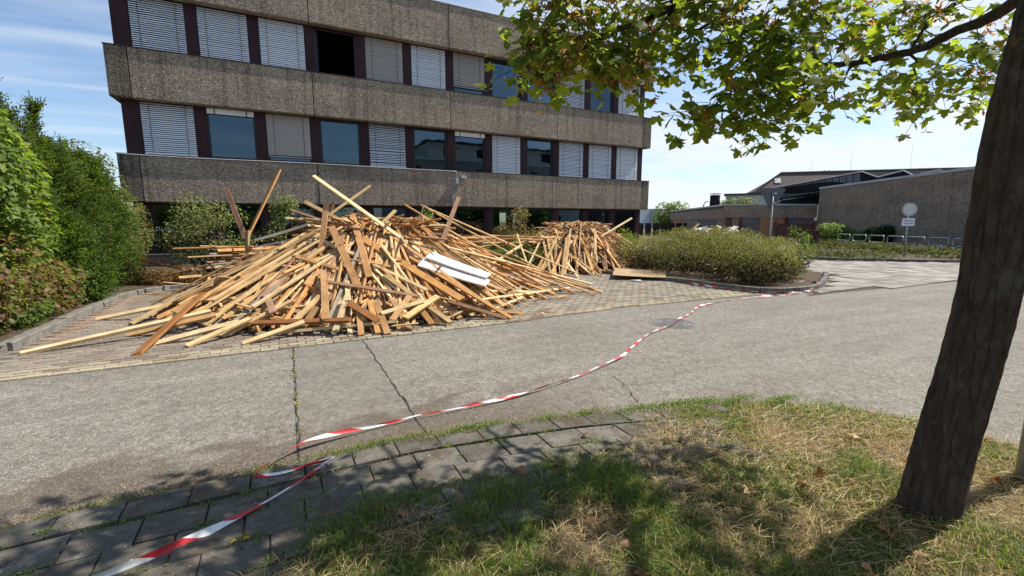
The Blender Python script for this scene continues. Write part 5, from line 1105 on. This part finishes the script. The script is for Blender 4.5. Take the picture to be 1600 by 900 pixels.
shrub('dry_ground_cover', 'orange brown withered ground cover at the back left corner of the parking bay', 'ground cover', [(-2.5, 13.6, .15, .5, .4, .25), (-1.9, 13.5, .14, .6, .35, .22), (-2.9, 14.2, .15, .5, .5, .25)], 3200, .07, .04, [(.32, .17, .05), (.26, .13, .05), (.14, .12, .04)], 23, 0, 0, .9)

# ------------------------------------------------------------------ maple on the verge
random.seed(31); rm = np.random.RandomState(31)
MT = thing('maple_tree', 'maple with a dark scarred trunk on the verge, leafy branches hanging across the top right', 'tree', (2.98, .90, 0))
def trunk():
    zs = np.linspace(-.12, 6.2, 210); n = 72; b = MB()
    for z in zs:
        cx = 2.965 + .012 * z + .012 * math.sin(z * 2.2); cy = .925 - .062 * z + .012 * math.sin(z * 3.1 + 1); rr = .113 - .001 * z + .030 * math.exp(-max(z, 0) / .12) + .006 * math.sin(z * 4)
        for k in range(n):
            a = 2*math.pi*k/n; q = rr * (1 + .05*math.sin(3*a + z*.9) + .03*math.sin(5*a - z*2.1) + .022*math.sin(11*a + 2.0*math.sin(z*3.1)) + .018*math.sin(23*a + z*7 + 1.5*math.sin(z*5)) + .010*math.sin(41*a - z*13 + 2*math.sin(z*9)) + rm.normal()*.010 + (.14*max(0, math.sin(5*a+1))*math.exp(-max(z, 0)/.12)))
            b.v.append((cx + q*math.cos(a), cy + q*math.sin(a), z))
    m_ = len(zs)
    b.f = [(i*n+j, i*n+(j+1)%n, (i+1)*n+(j+1)%n, (i+1)*n+j) for i in range(m_-1) for j in range(n)]
    return b.build('trunk', MA['bark'], MT, True, fix=False)
TR = trunk()
def limb(pts, r0, r1, name='branch'):
    P = [Vector(p) for p in pts]; S = []
    for i in range(len(P)-1):
        p0, p1, p2, p3 = P[max(i-1, 0)], P[i], P[i+1], P[min(i+2, len(P)-1)]
        for k in range(7): t = k/7; S.append(.5*((2*p1)+(p2-p0)*t+(2*p0-5*p1+4*p2-p3)*t*t+(-p0+3*p1-3*p2+p3)*t**3) + Vector((random.uniform(-1, 1), random.uniform(-1, 1), random.uniform(-1, 1))) * .008)
    S.append(P[-1]); n = len(S); rad = [r0 + (r1 - r0) * (i/(n-1)) ** .8 for i in range(n)]; rad = [q * random.uniform(.93, 1.08) for q in rad]
    MB().tube(S, rad, 9).build(name, MA['bark'], MT, True); return list(zip(S, rad))
LIMBS = []
LIMBS += limb([(2.99, .76, 2.60), (3.25, .93, 2.66), (3.52, 1.2, 2.69), (3.7, 1.58, 2.68), (3.75, 1.9, 2.72), (3.65, 2.3, 2.76), (3.53, 2.58, 2.70), (3.31, 2.76, 2.46)], .040, .010)
LIMBS += limb([(3.02, .74, 3.0), (3.12, 1.3, 3.4), (3.15, 1.96, 3.30), (2.83, 2.21, 3.12), (2.46, 2.39, 3.02), (2.24, 2.48, 2.91), (2.08, 2.55, 2.85), (1.85, 2.65, 2.72), (1.66, 2.72, 2.55)], .045, .008)
LIMBS += limb([(2.46, 2.39, 3.02), (2.37, 2.46, 2.87), (2.36, 2.51, 2.76)], .014, .006)
LIMBS += limb([(3.12, 1.3, 3.4), (3.35, 2.0, 3.35), (3.2, 2.6, 3.2), (2.95, 3.0, 2.95)], .03, .008)
LIMBS += limb([(3.04, .70, 3.3), (2.4, .9, 3.9), (1.7, 1.4, 4.2), (1.2, 2.0, 4.1)], .045, .01)
LIMBS += limb([(3.04, .68, 3.6), (3.0, 1.6, 4.3), (2.6, 2.5, 4.6), (2.2, 3.0, 4.4)], .045, .01)
LIMBS += limb([(3.05, .66, 3.7), (3.9, 1.3, 4.4), (4.6, 2.0, 4.4), (4.9, 2.6, 4.1)], .045, .01)
LIMBS += limb([(3.04, .68, 3.2), (2.6, .1, 3.9), (2.0, -.6, 4.3)], .04, .01)
LIMBS += limb([(3.04, .62, 4.2), (2.9, .5, 5.4), (2.7, .6, 6.6)], .06, .01)
cl = [tuple(c) for c in CLUS]
CAMV = np.array([math.sin(R(27.22)), math.cos(R(27.22))])
def inframe(x, y, z, mg=.25):
    d = x*CAMV[0] + y*CAMV[1]; return d > .2 and z < 1.6 + .50 * math.hypot(x, y) * (d / math.hypot(x, y)) + mg
extra = []
for k in range(2600):                                             # the crown goes on above and behind the frame
    d = rm.normal(size=3); d /= np.linalg.norm(d); q = np.array([3.0, 1.35, 4.4]) + d * np.array([2.5, 2.4, 1.6]) * rm.uniform(.35, 1) ** .5
    if inframe(*q) or q[2] < 3.0 or q[1] > 2.4 - .14 * max(0, 3 - q[0]): continue
    sx, sy = q[0] - sv.x / sv.z * q[2], q[1] - sv.y / sv.z * q[2]
    if .2 < sx < 4.2 and sy > 1.45: continue
    extra.append(tuple(q))
    if len(extra) > 120: break
tw = MB(); PP = []; NN = []; TT = []; SZ = []; seeds = []
lp = np.array([tuple(p) for p, _ in LIMBS])
allc = cl + extra; near_d = [min(np.linalg.norm(lp - np.array(c), axis=1)) for c in allc]
nodes = [np.array(p) for p in lp]; nrad = [r_ for _, r_ in LIMBS]
for ci in sorted(range(len(allc)), key=lambda q: near_d[q]):
    c = allc[ci]; cv = np.array(c); NA = np.array(nodes); i = int(np.argmin(np.linalg.norm(NA - cv, axis=1) + np.where(NA[:, 2] < cv[2] - .6, .3, 0))); a = Vector(NA[i]); e = Vector(c); near = ci < len(cl)
    D_ = (e - a).length; r0 = min(.012, nrad[i]*.8); path = [a]
    for q in (.22, .42, .62, .82): path.append(a.lerp(e, q) + Vector((rm.normal(), rm.normal(), rm.normal())) * (.045 * D_ + .008) + Vector((0, 0, D_ * .16 * math.sin(q * math.pi))))
    path.append(e); rr_ = [r0 + (.003 - r0) * t for t in (0, .25, .45, .65, .85, 1)]; tw.tube(path, rr_, 5)
    for p, r_ in list(zip(path, rr_))[2:]: nodes.append(np.array(p)); nrad.append(r_)
    k = (rm.randint(20, 29) if ci < 32 else rm.randint(14, 22)) if near else rm.randint(18, 26); sp_r = .118 if near else .34
    for j in range(k):
        off = np.clip(rm.normal(size=3), -1.7, 1.7) * sp_r * np.array([1, 1, .62]); p = cv + off; outd = off + np.array([0, 0, -.04])
        if j % 3 == 0: tw.tube([e, Vector(cv + off*.55 + np.array([0, 0, .02])), Vector(p)], [.003, .002, .0014], 3, cap=False)
        PP.append(p); NN.append(np.array([rm.normal()*.55 - .25, rm.normal()*.55 - .3, .72])); TT.append(outd / (np.linalg.norm(outd) + 1e-6) + rm.normal(size=3)*.35 - np.array([0, 0, .55])); SZ.append(rm.uniform(.055, .108) if near else rm.uniform(.10, .16))
    for _ in range(rm.randint(1, 4) if ci < 32 else rm.randint(0, 2) if near else 0): seeds.append(cv + np.clip(rm.normal(size=3), -1.2, 1.2) * .055)
tw.build('twigs', MA['twig'], MT)['kind'] = 'stuff'
PP, NN, TT, SZ = map(np.array, (PP, NN, TT, SZ)); n = len(PP)
MC = pick([(.11, .15, .022), (.14, .185, .026), (.09, .125, .02), (.175, .22, .03), (.12, .17, .025)], n, rm, .18)
MC[rm.uniform(size=n) < .012] = (.22, .13, .03)
nc = int(sum(1 for _ in cl)); fr_ = np.array([inframe(*p, -.05) for p in PP]); app = SZ / np.linalg.norm(PP - np.array([0, 0, 1.6]), axis=1) * np.where(fr_, 1, 0)
sel = np.argsort(-app)[:300]; rest = np.setdiff1d(np.arange(n), sel)
V, T, C = leaves(PP[rest], NN[rest], TT[rest], SZ[rest], SZ[rest], MC[rest], MAPLE)
tag(link('foliage', fastmesh('foliage', V, T, C, MA['maple']), MT), kind='stuff')
lf_me = fastmesh('leaf', MAPLE[0], MAPLE[1], None, MA['maple_obj'])
X_, Y_, Z_ = frames(NN[sel], TT[sel])
for k, i in enumerate(sel):
    rot = Matrix((X_[k], Y_[k], Z_[k])).transposed().to_4x4(); o = link('leaf', lf_me, MT, Matrix.Translation(PP[i]) @ rot @ Matrix.Diagonal((SZ[i]*rm.uniform(.85, 1.1), SZ[i], SZ[i]*rm.uniform(.5, 2.2), 1))); o.color = (*MC[i], 1)
# hanging bunches of dry winged seeds
SP = []; 
for s_ in seeds:
    k = rm.randint(12, 22); SP.append(s_ + rm.normal(size=(k, 3)) * np.array([.035, .035, .04]))
SP = np.concatenate(SP); k = len(SP)
V, T, C = leaves(SP, rm.normal(size=(k, 3)), rm.normal(size=(k, 3))*.6 - np.array([0, 0, 1.0]), rm.uniform(.035, .052, k), .016, pick([(.34, .15, .055), (.27, .11, .045), (.40, .22, .09)], k, rm))
tag(link('winged_seeds', fastmesh('winged_seeds', V, T, C, MA['leaf']), MT), kind='stuff')

# ------------------------------------------------------------------ grass, straw, weeds, fallen leaves
rg = np.random.RandomState(5)
def edge_np(x): return np.interp(x, [p[0] for p in EDGE[:9]], [p[1] for p in EDGE[:9]])
def patch_noise(P, f, seed):
    r = np.random.RandomState(seed); v = 0
    for _ in range(7): kk = r.normal(size=2) * f; v = v + np.sin(P @ kk + r.uniform(0, 6.28))
    return v / 2.6
def blades(P, h, w_, bend, C, lie=0.0):
    """bent blade of two segments, 5 vertices"""
    n = len(P); an = rg.uniform(0, 6.283, n); d = np.c_[np.cos(an), np.sin(an), np.zeros(n)]; s_ = np.c_[-np.sin(an), np.cos(an), np.zeros(n)] * (w_ / 2)[:, None]; up = np.array([0, 0, 1.0]); h = h[:, None]; bend = bend[:, None]
    m1 = P + d*h*bend*.35 + up*h*.55*(1 - lie); m2 = P + d*h*bend + up*h*(1 - bend*.45)*(1 - lie)
    V = np.stack([P - s_, P + s_, m1 - s_*.8, m1 + s_*.8, m2], 1).reshape(-1, 3)
    T = (np.array([(0, 1, 3), (0, 3, 2), (2, 3, 4)])[None] + (np.arange(n)*5)[:, None, None]).reshape(-1, 3); return V, T, np.repeat(C, 5, axis=0)
def vz_np(x, y): return .008 + .035*np.clip((edge_np(np.minimum(x, 4.2)) - y)/.8, 0, 1) + .035*np.clip((2.1 - y)/1.5, 0, 1) + .012*np.sin(x*2.3+1)*np.sin(y*3.1)
def scatter(n, x0, x1, y0, y1):
    return np.c_[rg.uniform(x0, x1, n), rg.uniform(y0, y1, n)]
GR = [(.10, .16, .024), (.13, .195, .03), (.075, .125, .02), (.16, .205, .038), (.20, .20, .06), (.055, .095, .018)]
DRYC = [(.42, .33, .17), (.52, .42, .23), (.32, .235, .12), (.22, .145, .075)]
parts = []
P = scatter(330000, -1.6, 4.42, -.6, 2.75); e = edge_np(P[:, 0]); right = np.clip((P[:, 0] - 1.7) / 1.2, 0, 1)
low = 2.28 + .08*np.sin(P[:, 0]*5) + .06*np.sin(P[:, 0]*13 + 1); lim = np.where(P[:, 0] < 2.2, low, np.minimum(e - .01, 2.28 + (P[:, 0] - 2.2)*.9)); lim = np.where(P[:, 0] > 2.75, e + .02, lim)
lim = np.where(P[:, 0] < .25, 2.12 + (P[:, 0] + 1.4)*.08, lim); lim = np.where(P[:, 0] > 4.2, np.interp(P[:, 0], [4.2, 4.42], [1.9, .9]), lim)
den = patch_noise(P, 4.5, 1)*.55 + patch_noise(P, 12, 2)*.4 + .30 - .25*(patch_noise(P, 2.0, 6) > .4); den = den + .5*(P[:, 1] > e - .22)*right + .14*(P[:, 0] < 1.7)
ok = (P[:, 1] < lim + rg.normal(size=len(P))*.05) & (den + rg.normal(size=len(P))*.35 > .12); P = P[ok]
P3 = np.c_[P, vz_np(P[:, 0], P[:, 1])]; n = len(P3); tall = np.clip(patch_noise(P, 5, 3)*.5 + .7, .35, 1.5) * np.where(P[:, 0] < 1.9, 1.2, 1.0)
parts.append(blades(P3, rg.uniform(.025, .075, n)*tall, rg.uniform(.0025, .005, n), rg.uniform(.1, 1.1, n), pick(GR, n, rg)))
# dry stalks lying flat
P = scatter(68000, -1.6, 4.40, -.6, 2.7); e = edge_np(P[:, 0]); lim = np.where(P[:, 0] < 2.2, 2.26, np.minimum(e - .08, 2.26 + (P[:, 0] - 2.2)*.9)); lim = np.where(P[:, 0] > 2.8, e - .08, lim); lim = np.where(P[:, 0] > 4.2, np.interp(P[:, 0], [4.2, 4.42], [1.85, .9]), lim); lim = np.where(P[:, 0] < .25, 2.10, lim)
ok = (P[:, 1] < lim + rg.normal(size=len(P))*.06) & (patch_noise(P, 3.5, 8)*.6 + .35*np.clip((P[:, 0]-1.2), 0, 1) + rg.normal(size=len(P))*.35 > .0); P = P[ok]; n = len(P); an = rg.uniform(0, 6.283, n); L = rg.uniform(.03, .14, n)
A = np.c_[P, vz_np(P[:, 0], P[:, 1]) + rg.uniform(.004, .035, n)]; B = A + np.c_[np.cos(an)*L, np.sin(an)*L, rg.uniform(-.01, .03, n)]; md = (A + B)/2 + np.c_[rg.normal(size=(n, 2))*.006, rg.uniform(.002, .012, n)]
s_ = np.c_[-np.sin(an), np.cos(an), np.full(n, .5)]*.0013
V = np.stack([A - s_, A + s_, md - s_, md + s_, B], 1).reshape(-1, 3); T = (np.array([(0, 1, 3), (0, 3, 2), (2, 3, 4)])[None] + (np.arange(n)*5)[:, None, None]).reshape(-1, 3)
parts.append((V, T, np.repeat(pick(DRYC, n, rg), 5, axis=0)))
V, T, C = merge(parts); tag(link('grass', fastmesh('grass', V, T, C, MA['grass'])), 'uneven green grass mixed with flattened straw on the verge', 'grass', kind='stuff')
# broad leaved weed tufts along the road edge and in the joints of the slabs
JP = []
for x, y in JOINTS:
    if x > -1.6 and rg.uniform() < .7: k = rg.randint(12, 60); JP.append(np.c_[x + rg.normal(size=k)*.05, y + rg.normal(size=k)*.016])
for x, k, sp in ((-.95, 120, .10), (-.2, 90, .07), (.25, 200, .12), (.48, 260, .10), (.78, 200, .10), (1.12, 420, .10), (1.32, 260, .08), (1.75, 200, .12), (2.1, 300, .12), (2.5, 420, .14), (2.75, 300, .1), (2.95, 620, .12), (3.15, 520, .12), (3.45, 420, .15), (3.8, 480, .14)): JP.append(np.c_[x + rg.normal(size=k)*sp, edge_np(x + np.zeros(k)) + .01 + rg.normal(size=k)*.028])
for x, y, k, s1, s2 in ((4.0, 1.95, 500, .10, .10), (4.15, 1.65, 500, .08, .14), (4.22, 1.35, 600, .07, .12), (4.2, 1.1, 500, .06, .1), (.62, 2.32, 160, .07, .04), (1.0, 2.3, 200, .08, .04), (.0, 2.45, 90, .08, .03), (.35, 2.42, 120, .07, .03)): JP.append(np.c_[x + rg.normal(size=k)*s1, y + rg.normal(size=k)*s2])
P = np.concatenate(JP); n = len(P); P3 = np.c_[P, np.maximum(.03, vz_np(P[:, 0], np.minimum(P[:, 1], 3)))]; big = rg.uniform(size=n)
parts = [blades(P3, rg.uniform(.015, .055, n), rg.uniform(.002, .005, n), rg.uniform(.3, 1.2, n), pick([(.10, .17, .03), (.13, .20, .035), (.08, .14, .025), (.20, .19, .06)], n, rg))]
k = rg.choice(n, n//3, replace=False); q = P3[k] + np.c_[rg.normal(size=(len(k), 2))*.012, rg.uniform(.004, .03, len(k))]
parts.append(leaves(q, rg.normal(size=(len(k), 3))*.4 + np.array([0, 0, 1]), rg.normal(size=(len(k), 3)), rg.uniform(.012, .026, len(k)), .012, pick([(.10, .17, .03), (.14, .21, .04), (.17, .2, .05)], len(k), rg)))
V, T, C = merge(parts); tag(link('weeds', fastmesh('weeds', V, T, C, MA['grass'])), 'small green weeds in the slab joints and along the road edge', 'weeds', kind='stuff')
# grit and dry litter in the gutter, weeds along the repair seam
P = np.c_[rg.uniform(-1.6, 2.8, 5200), np.zeros(5200)]; P[:, 1] = edge_np(P[:, 0]) + np.abs(rg.normal(size=5200))*.10 + .005
n = len(P); A = np.c_[P, np.full(n, .007)]; V1 = leaves(A, rg.normal(size=(n, 3))*.3 + np.array([0, 0, 1]), rg.normal(size=(n, 3)), rg.uniform(.005, .022, n), rg.uniform(.003, .009, n), pick([(.30, .22, .12), (.2, .13, .07), (.36, .30, .19), (.12, .08, .05)], n, rg))
P = np.c_[.035 + rg.normal(size=420)*.014, rg.uniform(3.25, 5.9, 420)]; P = P[np.sin(P[:, 1]*9) + np.sin(P[:, 1]*23) > .2]; n = len(P)
V2 = leaves(np.c_[P, np.full(n, .012)], rg.normal(size=(n, 3))*.5 + np.array([0, 0, 1]), rg.normal(size=(n, 3)), rg.uniform(.012, .03, n), .010, pick([(.45, .33, .10), (.36, .30, .12), (.2, .2, .06)], n, rg))
V, T, C = merge([V1, V2]); tag(link('leaf_litter', fastmesh('leaf_litter', V, T, C, MA['grass'])), 'dry brown grit and litter washed along the road gutter', 'litter', kind='stuff')
# fallen maple leaves, each its own
fl = []
for tx, cols in enumerate(((.34, .17, .07), (.28, .13, .055), (.42, .27, .13), (.22, .11, .05))):
    tv = MAPLE[0].copy(); tv[:, 2] = tv[:, 2] * (1.2 + tx*.5) + .3 * np.abs(tv[:, 0]) * (1 if tx % 2 else -.4); fl.append((fastmesh('fallen_leaf', tv, MAPLE[1], None, MA['dry']), cols))
for k in range(70):
    while True:
        x, y = rg.uniform(.2, 4.3), rg.uniform(.6, 2.6)
        if y < float(edge_np(x)) - .1 and not (x < 1.2 and y > 2.35): break
    me, c = fl[k % 4]; s_ = rg.uniform(.035, .075)
    o = link('fallen_leaf', me, None, Matrix.Translation((x, y, float(vz_np(x, y)) + rg.uniform(.02, .05))) @ Euler((rg.normal()*.5, rg.normal()*.5, rg.uniform(0, 6.28))).to_matrix().to_4x4() @ Matrix.Scale(s_, 4)); t = rg.uniform(.7, 1.25); o.color = (c[0]*t, c[1]*t, c[2]*t, 1)
    nm = ('rusty brown', 'dark brown', 'pale tan', 'dull dark brown')[k % 4]; tag(o, f'small {nm} curled dead leaf lying in the verge grass', 'leaf', f'{nm} dead leaves on the verge')
# two dandelions by the tape
for x, y, lab in ((-.30, 2.34, 'left one of two yellow dandelion flowers below the barrier tape'), (-.245, 2.33, 'right one of two yellow dandelion flowers below the barrier tape')):
    t = thing('dandelion', lab, 'flower', (x, y, .04), 'dandelions beside the tape'); MB().bar((x, y, .03), (x, y, .085), .0015, n=5).build('stalk', MA['grass'], t)
    q = np.tile(np.array([[x, y, .085]]), (26, 1)); dd = unit(rg.normal(size=(26, 3)) * np.array([1, 1, .25]) + np.array([0, 0, .25])); V, T, C = leaves(q, np.cross(dd, rg.normal(size=(26, 3))), dd, .014, .005, np.zeros((26, 3))); link('petals', fastmesh('petals', V, T, None, MA['yellow']), t)

# street trees across the road behind the camera, mirrored in the lower panes
for k, (x, y, h) in enumerate(((-26, -19, 7.0), (-20.5, -20, 6.2), (-14.5, -18.5, 7.6), (-8, -19.5, 6.0), (-2.5, -19, 6.8), (20, -18, 6.4), (26, -19, 7.2), (33, -18.5, 6.0))):
    shrub('street_tree', 'broad green street tree across the road, mirrored in the office panes', 'tree', [(x, y, h*.6, 2.6, 2.2, h*.36), (x + .8, y, h*.35, 2.5, 2.0, h*.3), (x - 1.2, y + .3, h*.28, 2.2, 2.0, h*.26)], 2600, .42, .34, GRN, 60 + k, 5, group='street trees across the road')
